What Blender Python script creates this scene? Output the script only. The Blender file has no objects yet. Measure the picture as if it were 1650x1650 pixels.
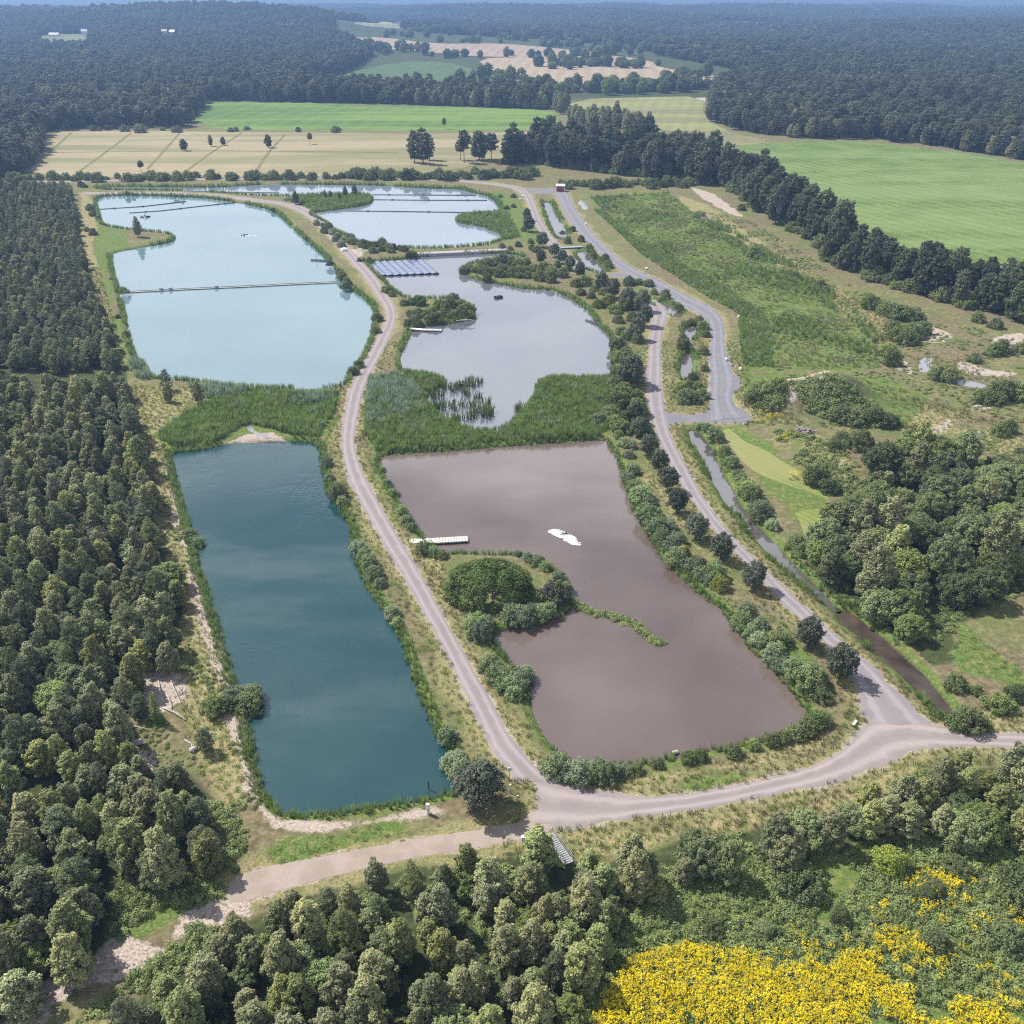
import bpy, bmesh, math, random
import numpy as np
from mathutils import Vector, Matrix, Euler, noise as mnoise

sc = bpy.context.scene
col = sc.collection
R = math.radians
rng = np.random.default_rng(7)
random.seed(7)

# ------------------------------------------------------------------ camera
CAM_H, PITCH, FPX = 85.0, R(29.2), 1500.0          # metres, radians, focal length in photo pixels (1650 px frame)
cam_d = bpy.data.cameras.new('camera')
cam = bpy.data.objects.new('camera', cam_d); col.objects.link(cam)
cam.location = (0, 0, CAM_H)
cam.rotation_euler = (math.pi/2 - PITCH, 0, 0)
cam_d.sensor_fit = 'HORIZONTAL'; cam_d.sensor_width = 36
cam_d.lens = 36*FPX/1650
cam_d.clip_start = 0.5; cam_d.clip_end = 30000
sc.camera = cam

# ------------------------------------------------------------------ sun and sky
SUN_EL = R(51)
sd = Vector((-0.86, 0.51, 0)).normalized()
SUNV = Vector((sd.x*math.cos(SUN_EL), sd.y*math.cos(SUN_EL), math.sin(SUN_EL)))
sl = bpy.data.lights.new('sun', 'SUN'); sl.energy = 5.0; sl.angle = R(0.53); sl.color = (1.0, 0.945, 0.86)
so = bpy.data.objects.new('sun', sl); col.objects.link(so)
so.rotation_euler = SUNV.to_track_quat('Z', 'Y').to_euler(); so.location = (-100, 60, 200)

w = bpy.data.worlds.new('World'); sc.world = w; w.use_nodes = True
nt = w.node_tree; nt.nodes.clear()
def N(tree, t, **k):
    n = tree.nodes.new(t)
    for a, v in k.items(): setattr(n, a, v)
    return n
out = N(nt, 'ShaderNodeOutputWorld'); bg = N(nt, 'ShaderNodeBackground')
sky = N(nt, 'ShaderNodeTexSky', sky_type='NISHITA', sun_disc=False)
sky.sun_elevation = SUN_EL; sky.sun_rotation = math.atan2(sd.x, sd.y) % (2*math.pi)
sky.air_density = 1.0; sky.dust_density = 0.8; sky.ozone_density = 1.6
bg.inputs['Strength'].default_value = 0.05
# broken fair-weather cloud: noise on the direction projected to a cloud deck
tc = N(nt, 'ShaderNodeTexCoord'); sep = N(nt, 'ShaderNodeSeparateXYZ'); nt.links.new(tc.outputs['Generated'], sep.inputs[0])
mx = N(nt, 'ShaderNodeMath', operation='MAXIMUM'); nt.links.new(sep.outputs['Z'], mx.inputs[0]); mx.inputs[1].default_value = 0.0
ad = N(nt, 'ShaderNodeMath', operation='ADD'); nt.links.new(mx.outputs[0], ad.inputs[0]); ad.inputs[1].default_value = 0.12
dx = N(nt, 'ShaderNodeMath', operation='DIVIDE'); nt.links.new(sep.outputs['X'], dx.inputs[0]); nt.links.new(ad.outputs[0], dx.inputs[1])
dy = N(nt, 'ShaderNodeMath', operation='DIVIDE'); nt.links.new(sep.outputs['Y'], dy.inputs[0]); nt.links.new(ad.outputs[0], dy.inputs[1])
cb = N(nt, 'ShaderNodeCombineXYZ'); nt.links.new(dx.outputs[0], cb.inputs[0]); nt.links.new(dy.outputs[0], cb.inputs[1]); cb.inputs[2].default_value = 25.16
cn = N(nt, 'ShaderNodeTexNoise'); nt.links.new(cb.outputs[0], cn.inputs['Vector'])
cn.inputs['Scale'].default_value = 0.62; cn.inputs['Detail'].default_value = 6; cn.inputs['Roughness'].default_value = 0.55
# cloud closes in towards the horizon, as a broken deck does in perspective
el = N(nt, 'ShaderNodeMapRange', interpolation_type='SMOOTHSTEP'); nt.links.new(mx.outputs[0], el.inputs['Value'])
el.inputs['From Min'].default_value = 0.12; el.inputs['From Max'].default_value = 0.60; el.inputs['To Min'].default_value = 0.36; el.inputs['To Max'].default_value = 0.52
el2 = N(nt, 'ShaderNodeMath', operation='ADD'); nt.links.new(el.outputs[0], el2.inputs[0]); el2.inputs[1].default_value = 0.16
cr = N(nt, 'ShaderNodeMapRange', interpolation_type='SMOOTHSTEP'); nt.links.new(cn.outputs['Fac'], cr.inputs['Value'])
cr.inputs['To Min'].default_value = 0.17; nt.links.new(el.outputs[0], cr.inputs['From Min']); nt.links.new(el2.outputs[0], cr.inputs['From Max'])
cm = N(nt, 'ShaderNodeMix', data_type='RGBA'); nt.links.new(cr.outputs[0], cm.inputs['Factor'])
nt.links.new(sky.outputs[0], cm.inputs[6]); cm.inputs[7].default_value = (17.0, 17.6, 18.8, 1)
nt.links.new(cm.outputs[2], bg.inputs['Color']); nt.links.new(bg.outputs[0], out.inputs[0])

sc.view_settings.view_transform = 'Standard'; sc.view_settings.look = 'None'
sc.view_settings.gamma = 1; sc.view_settings.exposure = 0.5
sc.cycles.use_denoising = False; sc.cycles.filter_width = 1.15
try: sc.cycles.denoiser = 'OPENIMAGEDENOISE'
except Exception: pass
sc.cycles.max_bounces = 6; sc.cycles.diffuse_bounces = 1; sc.cycles.glossy_bounces = 2
sc.cycles.transmission_bounces = 3; sc.cycles.transparent_max_bounces = 6; sc.cycles.volume_bounces = 0
sc.cycles.use_adaptive_sampling = True; sc.cycles.adaptive_threshold = 0.012
sc.cycles.caustics_reflective = False; sc.cycles.caustics_refractive = False

# ------------------------------------------------------------------ survey: photograph pixel -> point on the ground
CP, SP = math.cos(PITCH), math.sin(PITCH)
WZ = -0.6                                            # water level
def G(px, py, z=0.0):
    x = (px-825)/FPX; y = (825-py)/FPX
    dy_ = CP + y*SP; dz = -SP + y*CP
    t = (z-CAM_H)/min(dz, -0.004)
    return (x*t, dy_*t)
def GT(px, py):
    """where the sight line meets the rising far land"""
    x = (px-825)/FPX; y = (825-py)/FPX; t_ = np.geomspace(60, 14000, 4000)
    xs, ys, zs = x*t_, (CP+y*SP)*t_, CAM_H+(-SP+y*CP)*t_
    h = np.nonzero(zs < terrain(xs, ys))[0]; i = h[0] if len(h) else -1
    return (xs[i], ys[i])
def GP(pts, z=0.0): return np.array([G(a, b, z) for a, b in pts])
def to_px(x, y, z=0.0):
    d = y*CP + (CAM_H-z)*SP; u = y*SP - (CAM_H-z)*CP
    return 825+FPX*x/d, 825-FPX*u/d

def in_poly(P, X, Y):
    ins = np.zeros(X.shape, bool); n = len(P)
    for i in range(n):
        x1, y1 = P[i]; x2, y2 = P[(i+1) % n]
        c = ((y1 > Y) != (y2 > Y))
        if y1 != y2:
            ins ^= c & (X < (x2-x1)*(Y-y1)/(y2-y1)+x1)
    return ins
def seg_dist(P, X, Y, closed=True):
    d2 = np.full(X.shape, 1e12); n = len(P)
    for i in range(n if closed else n-1):
        x1, y1 = P[i]; x2, y2 = P[(i+1) % n]
        vx, vy = x2-x1, y2-y1; L = vx*vx+vy*vy+1e-12
        t = np.clip(((X-x1)*vx+(Y-y1)*vy)/L, 0, 1)
        d2 = np.minimum(d2, (X-x1-t*vx)**2+(Y-y1-t*vy)**2)
    return np.sqrt(d2)
def sdist(P, X, Y, far=30.0):
    """signed distance to polygon (negative inside); only exact within `far` metres"""
    P = np.asarray(P); o = np.full(X.shape, far)
    m = (X > P[:,0].min()-far) & (X < P[:,0].max()+far) & (Y > P[:,1].min()-far) & (Y < P[:,1].max()+far)
    if m.any():
        x, y = X[m], Y[m]; d = seg_dist(P, x, y); d = np.where(in_poly(P, x, y), -d, d)
        o[m] = np.minimum(d, far)
    return o
def sstep(a, b, v):
    t = np.clip((v-a)/(b-a), 0, 1); return t*t*(3-2*t)
def wob(X, Y, s, seed=0.0):
    """cheap smooth noise about -1..1"""
    return (np.sin(X*1.3/s+1.7*np.sin(Y*0.9/s+seed)+seed)+np.sin(Y*1.1/s+1.9*np.sin(X*0.7/s-seed)+2*seed)+np.sin((X+Y)*0.8/s+seed*3)*.7)/2.7
def smooth_poly(pts, n=2, closed=True):
    P = np.asarray(pts, float)
    for _ in range(n):
        Q = []
        m = len(P)
        rngi = range(m if closed else m-1)
        if not closed: Q.append(P[0])
        for i in rngi:
            a, b = P[i], P[(i+1) % m]
            Q.append(a*.75+b*.25); Q.append(a*.25+b*.75)
        if not closed: Q.append(P[-1])
        P = np.array(Q)
    return P

def terrain(X, Y):
    X = np.asarray(X, float); Y = np.asarray(Y, float)
    far = sstep(950, 2200, Y)
    z = far*(9+9*wob(X, Y, 260, 1.3)+5*wob(X, Y, 120, 4.1))
    z = z + 46*np.exp(-((X+610)/330)**2-((Y-2250)/330)**2)
    z = z + 20*np.exp(-((X+1250)/420)**2-((Y-2500)/420)**2)
    z = z + 22*np.exp(-((X-300)/800)**2-((Y-3600)/500)**2)
    z = z + sstep(2600, 9500, Y)*(62+22*wob(X, Y, 900, 2.2))
    return z

# ------------------------------------------------------------------ tags, meshes
def tag(o, label=None, cat=None, group=None, kind=None):
    if label: o['label'] = label
    if cat: o['category'] = cat
    if group: o['group'] = group
    if kind: o['kind'] = kind
    return o
def mesh_np(name, V, F, mats=(), smooth=False):
    """V (n,3) float; F (m,k) int array, all faces alike"""
    me = bpy.data.meshes.new(name)
    V = np.asarray(V, np.float32); F = np.asarray(F, np.int32)
    m, k = F.shape
    me.vertices.add(len(V)); me.vertices.foreach_set('co', V.ravel())
    me.loops.add(m*k); me.loops.foreach_set('vertex_index', F.ravel())
    me.polygons.add(m); me.polygons.foreach_set('loop_start', np.arange(0, m*k, k, dtype=np.int32))
    me.polygons.foreach_set('use_smooth', np.full(m, smooth))
    me.update(calc_edges=True)
    for mt in mats: me.materials.append(mt)
    return me
def link(name, me, parent=None):
    o = bpy.data.objects.new(name, me); col.objects.link(o)
    if parent: o.parent = parent
    return o
def empty(name, loc, rz=0.0):
    o = bpy.data.objects.new(name, None); col.objects.link(o)
    o.location = loc; o.rotation_euler = (0, 0, rz); o.empty_display_size = .3
    return o
class MB:
    """collects boxes, tubes and sheets into one mesh"""
    def __init__(s): s.v = []; s.f = []
    def add(s, v, f):
        b = len(s.v); s.v += [tuple(q) for q in v]; s.f += [tuple(b+i for i in q) for q in f]; return s
    def box(s, c, d, rz=0.0, rx=0.0, ry=0.0):
        M = Euler((rx, ry, rz)).to_matrix(); c = Vector(c); hx, hy, hz = d[0]/2, d[1]/2, d[2]/2
        vs = [c+M@Vector((a*hx, b*hy, e*hz)) for a in (-1, 1) for b in (-1, 1) for e in (-1, 1)]
        return s.add(vs, [(0,1,3,2),(4,6,7,5),(0,4,5,1),(2,3,7,6),(0,2,6,4),(1,5,7,3)])
    def tube(s, pts, rad, n=6, cap=True):
        pts = [Vector(p) for p in pts]
        if not hasattr(rad, '__len__'): rad = [rad]*len(pts)
        rings = []
        for i, p in enumerate(pts):
            t = (pts[min(i+1, len(pts)-1)]-pts[max(i-1, 0)]).normalized()
            a = t.orthogonal().normalized(); b = t.cross(a)
            rings.append([p+(a*math.cos(2*math.pi*k/n)+b*math.sin(2*math.pi*k/n))*rad[i] for k in range(n)])
        # keep rings aligned
        for i in range(1, len(rings)):
            best = min(range(n), key=lambda o_: sum((rings[i][(k+o_) % n]-pts[i]-(rings[i-1][k]-pts[i-1])).length for k in range(n)))
            rings[i] = [rings[i][(k+best) % n] for k in range(n)]
        v = [q for r in rings for q in r]; f = []
        for i in range(len(rings)-1):
            for k in range(n):
                f.append((i*n+k, i*n+(k+1) % n, (i+1)*n+(k+1) % n, (i+1)*n+k))
        if cap:
            f.append(tuple(range(n-1, -1, -1))); f.append(tuple((len(rings)-1)*n+k for k in range(n)))
        return s.add(v, f)
    def build(s, name, mat, parent=None, smooth=False, bevel=0.0):
        me = bpy.data.meshes.new(name); me.from_pydata(s.v, [], s.f); me.update()
        bm = bmesh.new(); bm.from_mesh(me); bmesh.ops.recalc_face_normals(bm, faces=bm.faces)
        if bevel: bmesh.ops.bevel(bm, geom=list(bm.edges), offset=bevel, segments=1, affect='EDGES')
        bm.to_mesh(me); bm.free()
        if smooth: me.polygons.foreach_set('use_smooth', [True]*len(me.polygons))
        if mat: me.materials.append(mat)
        return link(name, me, parent)

# ------------------------------------------------------------------ materials
def newmat(name):
    m = bpy.data.materials.new(name); m.use_nodes = True; t = m.node_tree; t.nodes.clear()
    o = N(t, 'ShaderNodeOutputMaterial'); p = N(t, 'ShaderNodeBsdfPrincipled')
    t.links.new(p.outputs[0], o.inputs[0])
    return m, t, p, o
def tnoise(t, scale, detail=4, rough=.55, vec=None, w=0.0):
    n = N(t, 'ShaderNodeTexNoise'); n.inputs['Scale'].default_value = scale; n.inputs['Detail'].default_value = detail
    n.inputs['Roughness'].default_value = rough
    if vec is not None: t.links.new(vec, n.inputs['Vector'])
    return n.outputs['Fac']
def tramp(t, fac, stops):
    r = N(t, 'ShaderNodeValToRGB'); e = r.color_ramp.elements
    while len(e) < len(stops): e.new(.5)
    for i, (p_, c_) in enumerate(stops):
        e[i].position = p_; e[i].color = (*c_, 1) if len(c_) == 3 else c_
    t.links.new(fac, r.inputs[0]); return r.outputs[0]
def tmix(t, fac, a, b, blend='MIX'):
    m = N(t, 'ShaderNodeMix', data_type='RGBA', blend_type=blend)
    for s_, v in ((m.inputs['Factor'], fac), (m.inputs[6], a), (m.inputs[7], b)):
        if isinstance(v, (int, float)): s_.default_value = v
        elif isinstance(v, tuple): s_.default_value = (*v, 1) if len(v) == 3 else v
        else: t.links.new(v, s_)
    return m.outputs[2]
def tmath(t, op, a, b=None, clamp=False):
    m = N(t, 'ShaderNodeMath', operation=op, use_clamp=clamp)
    for i, v in enumerate((a, b)):
        if v is None: continue
        if isinstance(v, (int, float)): m.inputs[i].default_value = v
        else: t.links.new(v, m.inputs[i])
    return m.outputs[0]
def trange(t, v, a, b, c=0.0, d=1.0, smooth=True):
    m = N(t, 'ShaderNodeMapRange', interpolation_type='SMOOTHSTEP' if smooth else 'LINEAR')
    t.links.new(v, m.inputs['Value'])
    for k, q in zip(('From Min', 'From Max', 'To Min', 'To Max'), (a, b, c, d)): m.inputs[k].default_value = q
    return m.outputs[0]
def tpos(t): return N(t, 'ShaderNodeNewGeometry').outputs['Position']
def bump(t, p, h, strength=.5, dist=.1):
    b = N(t, 'ShaderNodeBump'); b.inputs['Strength'].default_value = strength; b.inputs['Distance'].default_value = dist
    t.links.new(h, b.inputs['Height']); t.links.new(b.outputs[0], p.inputs['Normal'])
def simple(name, c, rough=.6, var=.15, scale=3.0, metal=0.0, spec=.4):
    m, t, p, o = newmat(name)
    n = tnoise(t, scale, 5, .6, N(t, 'ShaderNodeTexCoord').outputs['Object'])
    c = np.array(c); lo = tuple(np.clip(c*(1-var), 0, 1)); hi = tuple(np.clip(c*(1+var), 0, 1))
    t.links.new(tramp(t, n, [(.3, lo), (.7, hi)]), p.inputs['Base Color'])
    p.inputs['Roughness'].default_value = rough; p.inputs['Metallic'].default_value = metal
    p.inputs['Specular IOR Level'].default_value = spec
    return m
def foliage(name, dark, light, alt, rough=.55, trans=.14, hue=.5):
    """leaf colours: per-leaf attribute 'leafv', per-plant object colour and random"""
    m, t, p, o = newmat(name)
    at = N(t, 'ShaderNodeAttribute', attribute_name='leafv')
    oi = N(t, 'ShaderNodeObjectInfo')
    base = tmix(t, at.outputs['Fac'], dark, light)
    base = tmix(t, tmath(t, 'MULTIPLY', oi.outputs['Random'], hue), base, alt)
    sc_ = trange(t, N(t, 'ShaderNodeMath', operation='FRACT').outputs[0], 0, 1)
    fr = t.nodes[-2]; 
    t.links.new(tmath(t, 'MULTIPLY', oi.outputs['Random'], 17.31), fr.inputs[0])
    val = trange(t, fr.outputs[0], 0, 1, .62, 1.25, False)
    hsv = N(t, 'ShaderNodeHueSaturation'); t.links.new(base, hsv.inputs['Color']); t.links.new(val, hsv.inputs['Value'])
    cc = tmix(t, 1.0, hsv.outputs[0], oi.outputs['Color'], 'MULTIPLY')
    t.links.new(cc, p.inputs['Base Color']); p.inputs['Roughness'].default_value = rough
    p.inputs['Specular IOR Level'].default_value = .22
    tr = N(t, 'ShaderNodeBsdfTranslucent'); t.links.new(cc, tr.inputs['Color'])
    ms = N(t, 'ShaderNodeMixShader'); ms.inputs[0].default_value = trans
    t.links.new(p.outputs[0], ms.inputs[1]); t.links.new(tr.outputs[0], ms.inputs[2]); t.links.new(ms.outputs[0], o.inputs[0])
    return m
M = {}
M['birch'] = foliage('birch_leaves', (.075, .10, .042), (.36, .375, .205), (.34, .33, .13))
M['pine'] = foliage('pine_needles', (.05, .08, .045), (.20, .235, .13), (.24, .25, .115), rough=.6, trans=.12)
M['spruce'] = foliage('spruce_needles', (.028, .05, .028), (.075, .105, .055), (.09, .13, .04), rough=.6, trans=.1)
M['broad'] = foliage('broad_leaves', (.05, .085, .032), (.25, .305, .14), (.27, .29, .10))
M['alder'] = foliage('alder_leaves', (.06, .08, .055), (.155, .18, .125), (.16, .175, .10))
M['willow'] = foliage('willow_leaves', (.14, .19, .11), (.34, .40, .26), (.27, .33, .13), trans=.25)
M['dome'] = foliage('thicket_leaves', (.05, .10, .018), (.17, .27, .05), (.14, .23, .04), hue=.2)
M['purple'] = foliage('dusky_leaves', (.07, .065, .06), (.15, .135, .125), (.13, .12, .11), hue=.2)
M['tall'] = foliage('tall_tree_leaves', (.032, .05, .03), (.14, .165, .092), (.18, .195, .095), trans=.1)
M['yellowshrub'] = foliage('yellow_leaves', (.16, .15, .03), (.34, .30, .06), (.3, .28, .05))
M['bark'] = simple('bark', (.12, .10, .085), .9, .4, 4)
M['birchbark'] = simple('birch_bark', (.38, .36, .33), .8, .45, 5)
M['pinebark'] = simple('pine_bark', (.20, .12, .08), .9, .35, 4)
M['reed'] = foliage('reed_blades', (.085, .175, .045), (.235, .39, .11), (.34, .38, .14), trans=.35, hue=.75)
M['reedpale'] = foliage('pale_reed_blades', (.2, .28, .2), (.40, .50, .37), (.3, .4, .24), trans=.35, hue=.35)
M['herb'] = foliage('weed_leaves', (.10, .16, .055), (.30, .375, .15), (.32, .34, .11), trans=.25)
M['straw'] = foliage('dry_grass_blades', (.19, .175, .08), (.37, .335, .195), (.2, .225, .075), trans=.2, hue=.8)
M['grass'] = foliage('green_grass_blades', (.13, .2, .045), (.29, .38, .11), (.34, .35, .12), trans=.3)
M['gold'] = foliage('goldenrod_flowers', (.72, .56, .006), (.92, .78, .02), (.85, .62, .01), trans=.2, hue=.4)
M['deadwood'] = simple('bleached_wood', (.52, .47, .42), .85, .25, 6)
M['brush'] = simple('weathered_brushwood', (.30, .245, .245), .9, .35, 5)
# ------------------------------------------------------------------ the lie of the land (surveyed outlines)
POND = {}
POND['A'] = [(272,728),(278,752),(286,785),(298,825),(310,868),(319,912),(331,950),(343,983),(354,1022),(364,1058),(380,1105),(394,1145),(400,1175),(406,1204),(413,1238),(419,1263),(427,1283),(440,1298),(455,1309),(475,1315),(526,1312),(585,1305),(644,1297),(691,1289),(723,1281),(738,1270),(737,1250),(729,1212),(707,1192),(691,1153),(672,1105),(656,1058),(644,1023),(616,979),(593,948),(577,915),(572,890),(565,845),(545,820),(526,790),(520,751),(514,711),(463,712),(400,714),(356,717),(330,724)]
POND['B'] = [(606,736),(640,730),(700,728),(800,720),(867,715),(933,710),(974,708),(982,718),(992,735),(1007,773),(1015,808),(1032,841),(1056,882),(1075,909),(1108,939),(1135,964),(1163,977),(1176,1002),(1195,1029),(1223,1057),(1245,1080),(1273,1108),(1295,1141),(1305,1162),(1296,1175),(1273,1182),(1240,1192),(1173,1206),(1105,1216),(1070,1226),(1027,1233),(968,1234),(923,1233),(905,1222),(893,1210),(873,1175),(857,1147),(850,1120),(824,1072),(800,1046),(788,1030),(800,1018),(818,1013),(852,1010),(891,999),(918,985),(922,962),(915,941),(897,920),(873,905),(842,896),(797,893),(736,893),(712,893),(690,876),(676,860),(656,834),(636,802),(616,763)]
POND['C'] = [(153,318),(193,315),(233,315),(280,317),(333,319),(383,327),(417,333),(447,343),(467,363),(493,387),(520,410),(541,433),(552,455),(566,468),(581,475),(598,491),(605,505),(603,520),(600,537),(590,567),(567,603),(552,625),(500,628),(433,628),(367,623),(300,614),(243,612),(233,587),(213,570),(207,533),(197,487),(187,453),(178,420),(181,408),(207,403),(247,396),(277,390),(283,382),(267,376),(233,374),(207,371),(167,365),(162,355),(158,338)]
POND['D'] = [(157,301),(213,301),(300,302),(360,302),(407,298),(450,297),(547,298),(620,299),(663,302),(692,304),(741,304),(760,311),(785,315),(801,326),(809,341),(789,345),(741,348),(734,354),(741,361),(775,364),(789,371),(809,377),(810,388),(777,397),(717,401),(668,402),(640,398),(600,394),(571,390),(560,380),(535,370),(530,360),(506,350),(502,343),(542,338),(586,332),(602,324),(598,316),(571,314),(523,314),(474,317),(450,317),(417,317),(367,312),(283,308),(157,307)]
POND['E'] = [(591,424),(620,421),(656,417),(680,414),(741,410),(814,408),(840,412),(845,416),(814,417),(777,420),(752,428),(738,438),(753,446),(789,456),(826,462),(850,466),(882,466),(914,477),(936,491),(953,505),(965,525),(985,540),(988,580),(987,606),(972,611),(895,610),(862,617),(866,632),(846,660),(822,684),(800,697),(755,694),(713,678),(690,655),(680,640),(700,625),(722,614),(693,604),(645,601),(645,580),(649,560),(658,541),(663,530),(692,524),(729,521),(760,515),(766,502),(742,483),(705,482),(656,482),(639,472),(617,451),(597,431)]
DITCH = {
 'lower': [(1350,985),(1362,985),(1380,996),(1420,1026),(1462,1063),(1500,1102),(1540,1152),(1528,1160),(1512,1150),(1485,1120),(1445,1083),(1404,1046),(1370,1016),(1352,1000)],
 'front': [(1107,694),(1125,694),(1141,715),(1152,735),(1165,767),(1182,792),(1193,816),(1217,844),(1239,868),(1264,895),(1296,926),(1352,985),(1345,992),(1294,938),(1277,927),(1250,905),(1231,883),(1209,860),(1198,838),(1174,816),(1157,795),(1146,770),(1135,745),(1119,721),(1111,702)],
 'north': [(875,325),(888,326),(894,345),(909,365),(916,385),(903,388),(890,370),(882,348)],
 'weir': [(928,403),(947,406),(962,422),(977,438),(961,442),(936,424)],
 'bend': [(1049,485),(1078,490),(1100,508),(1092,513),(1072,501),(1056,494)],
 'mid': [(1104,528),(1120,524),(1124,530),(1116,549),(1101,548)],
 'south': [(1099,572),(1114,568),(1116,590),(1113,613),(1099,614),(1097,592)],
}
PUDDLE = {
 'track': [(1483,580),(1492,575),(1503,579),(1500,592),(1494,600),(1482,599),(1480,588)],
 'stream': [(1526,611),(1545,611),(1570,616),(1592,622),(1590,627),(1565,623),(1540,619),(1526,617)],
 'hollow': [(1556,700),(1570,693),(1582,694),(1578,704),(1566,714),(1568,724),(1556,727),(1553,715)],
 'field': [(1119,341),(1128,342),(1148,358),(1150,364),(1140,362),(1124,350)],
 'marsh': [(931,322),(938,323),(948,336),(943,339),(934,331)],
 'outlet': [(396,692),(401,680),(405,692),(418,699),(440,705),(420,703)],
}
pondW = {k: smooth_poly(GP(v, WZ), 2) for k, v in POND.items()}
ditchW = {k: smooth_poly(GP(v, WZ), 1) for k, v in DITCH.items()}
pudW = {k: smooth_poly(GP(v, -.05), 2) for k, v in PUDDLE.items()}

# roads: (left edge, right edge) pixel pairs, going away from the viewer
def L2(*rows): return [((a, y1), (b, y2)) for a, y1, b, y2 in rows]
ROAD = {}
ROAD['middle'] = L2((826,1258,905,1262),(818,1244,875,1242),(794,1211,842,1214),(770,1165,815,1172),(745,1111,788,1120),(712,1044,752,1058),(676,978,712,984),(639,914,672,910),(618,881,647,872),(600,847,627,838),(581,815,610,806),(562,778,592,774),(551,740,576,735),(548,713,571,708),(553,663,579,663),(563,620,588,622),(587,580,610,582),(605,547,626,549),(618,522,638,522),(622,508,639,506),(618,495,636,490),(604,474,623,470),(584,443,604,442),(559,416,577,415),(528,380,544,377),(502,354,520,352),(474,337,498,336),(450,329,468,327),(400,324,410,320),(350,316,352,312.5),(283,313,283,309.8),(200,312,200,309),(133,313,133,310))
ROAD['right'] = L2((1405,1190,1520,1180),(1388,1150,1486,1152),(1378,1105,1440,1108),(1356,1068,1407,1074),(1324,1032,1362,1036),(1290,1000,1326,1002),(1264,977,1296,977),(1239,950,1269,950),(1215,923,1241,923),(1187,895,1212,895),(1160,868,1185,868),(1138,841,1162,841),(1119,814,1142,814),(1099,786,1125,786),(1086,759,1111,759),(1071,732,1096,732),(1058,705,1083,705),(1048,680,1076,680),(1042,655,1072,657),(1040,635,1070,635),(1040,607,1066,607),(1043,580,1066,580),(1045,553,1065,553),(1048,525,1070,525),(1051,512,1076,512),(1045,498,1078,500),(1030,484,1056,482))
ROAD['far'] = L2((1141,678,1206,672),(1143,656,1185,656),(1141,635,1180,635),(1141,613,1190,613),(1141,594,1180,594),(1143,566,1170,566),(1146,539,1168,539),(1140,515,1166,512),(1118,502,1145,493),(1090,489,1118,481),(1055,469,1085,463),(1015,447,1043,441),(994,433,1018,431),(973,416,996,414),(944,389,966,387),(920,362,945,361),(905,335,926,334),(895,314,917,312),(893,309,912,304))
ROAD['parallel'] = L2((930,436,950,433),(905,418,922,414),(879,390,896,388),(861,362,876,361),(852,335,865,334),(844,316,858,315),(830,305,846,303),(803,299,806,295),(750,293.5,752,290.6),(650,288.5,650,285.8),(550,288,550,285.2),(433,289,433,286.5),(300,290,300,287.5),(167,292.3,167,290),(60,294.3,60,292))
ROAD['front'] = L2((1720,1214,1720,1186),(1650,1206,1650,1183),(1559,1203,1559,1180),(1482,1208,1490,1160),(1445,1224,1400,1150),(1400,1246,1380,1180),(1332,1265,1350,1214),(1218,1287,1305,1237),(1127,1305,1150,1273),(1036,1315,1060,1283),(968,1330,1000,1281),(900,1337,930,1266),(860,1338,865,1250))
CROSS = {'link_road': [(1060,662),(1075,664),(1100,669),(1130,668),(1150,655),(1170,650),(1200,660),(1215,676),(1200,682),(1150,681),(1110,680),(1080,684),(1062,690),(1055,676)],
         'link_lane': [(978,440),(1000,440),(1020,436),(1040,446),(1020,449),(990,447)],
         'hut_lane': [(840,303),(870,304),(897,304),(915,308),(912,313),(890,312),(860,312),(842,311)],
         'turning_bay': [(1170,600),(1186,603),(1195,613),(1192,628),(1182,636),(1172,634)],
         'dirt_track': [(870,1290),(890,1330),(877,1347),(840,1352),(786,1361),(714,1374),(641,1386),(532,1412),(441,1437),(386,1455),(362,1450),(372,1422),(423,1397),(514,1383),(605,1365),(714,1346),(790,1336),(838,1326),(858,1310)]}
def resample_pairs(rows, step=2.2, z=0.0):
    A = np.array([G(*a, z) for a, b in rows]); B = np.array([G(*b, z) for a, b in rows])
    A = smooth_poly(A, 2, False); B = smooth_poly(B, 2, False)
    C = (A+B)/2; s = np.r_[0, np.cumsum(np.hypot(*np.diff(C, axis=0).T))]
    n = max(4, int(s[-1]/step)); q = np.linspace(0, s[-1], n)
    return np.c_[np.interp(q, s, A[:,0]), np.interp(q, s, A[:,1])], np.c_[np.interp(q, s, B[:,0]), np.interp(q, s, B[:,1])], q
roadLR = {k: resample_pairs(v) for k, v in ROAD.items()}
roadPoly = [np.r_[a, b[::-1]] for a, b, s in roadLR.values()] + [GP(v) for v in CROSS.values()]

# ------------------------------------------------------------------ ground sheet
rows_py = np.r_[np.arange(1900, 700, -2.6), np.arange(700, 275, -1.15), np.arange(275, 70, -2.2)]
Ys = np.array([G(825, p)[1] for p in rows_py])
Ys = np.r_[-150, -40, 0, 15, Ys, np.geomspace(Ys[-1]*1.04, 12000, 46)]
rr = np.linspace(-1, 1, 480); rr = np.sign(rr)*(0.62*np.abs(rr)+0.45*np.abs(rr)**6)
XX = rr[None,:]*(np.maximum(Ys, 15)*CP+41.5)[:,None]; YY = np.repeat(Ys[:,None], len(rr), 1)
sh = XX.shape; X = XX.ravel(); Y = YY.ravel()
wsd = np.full(X.shape, 30.0)
near = Y < 640
for P in list(pondW.values())+list(ditchW.values()):
    wsd[near] = np.minimum(wsd[near], sdist(P, X[near], Y[near]))
for P in pudW.values():
    wsd[near] = np.minimum(wsd[near], sdist(P, X[near], Y[near])+1.05)
wn = wsd + .35*wob(X, Y, 1.6)*np.clip(1, 0, 1)
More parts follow.
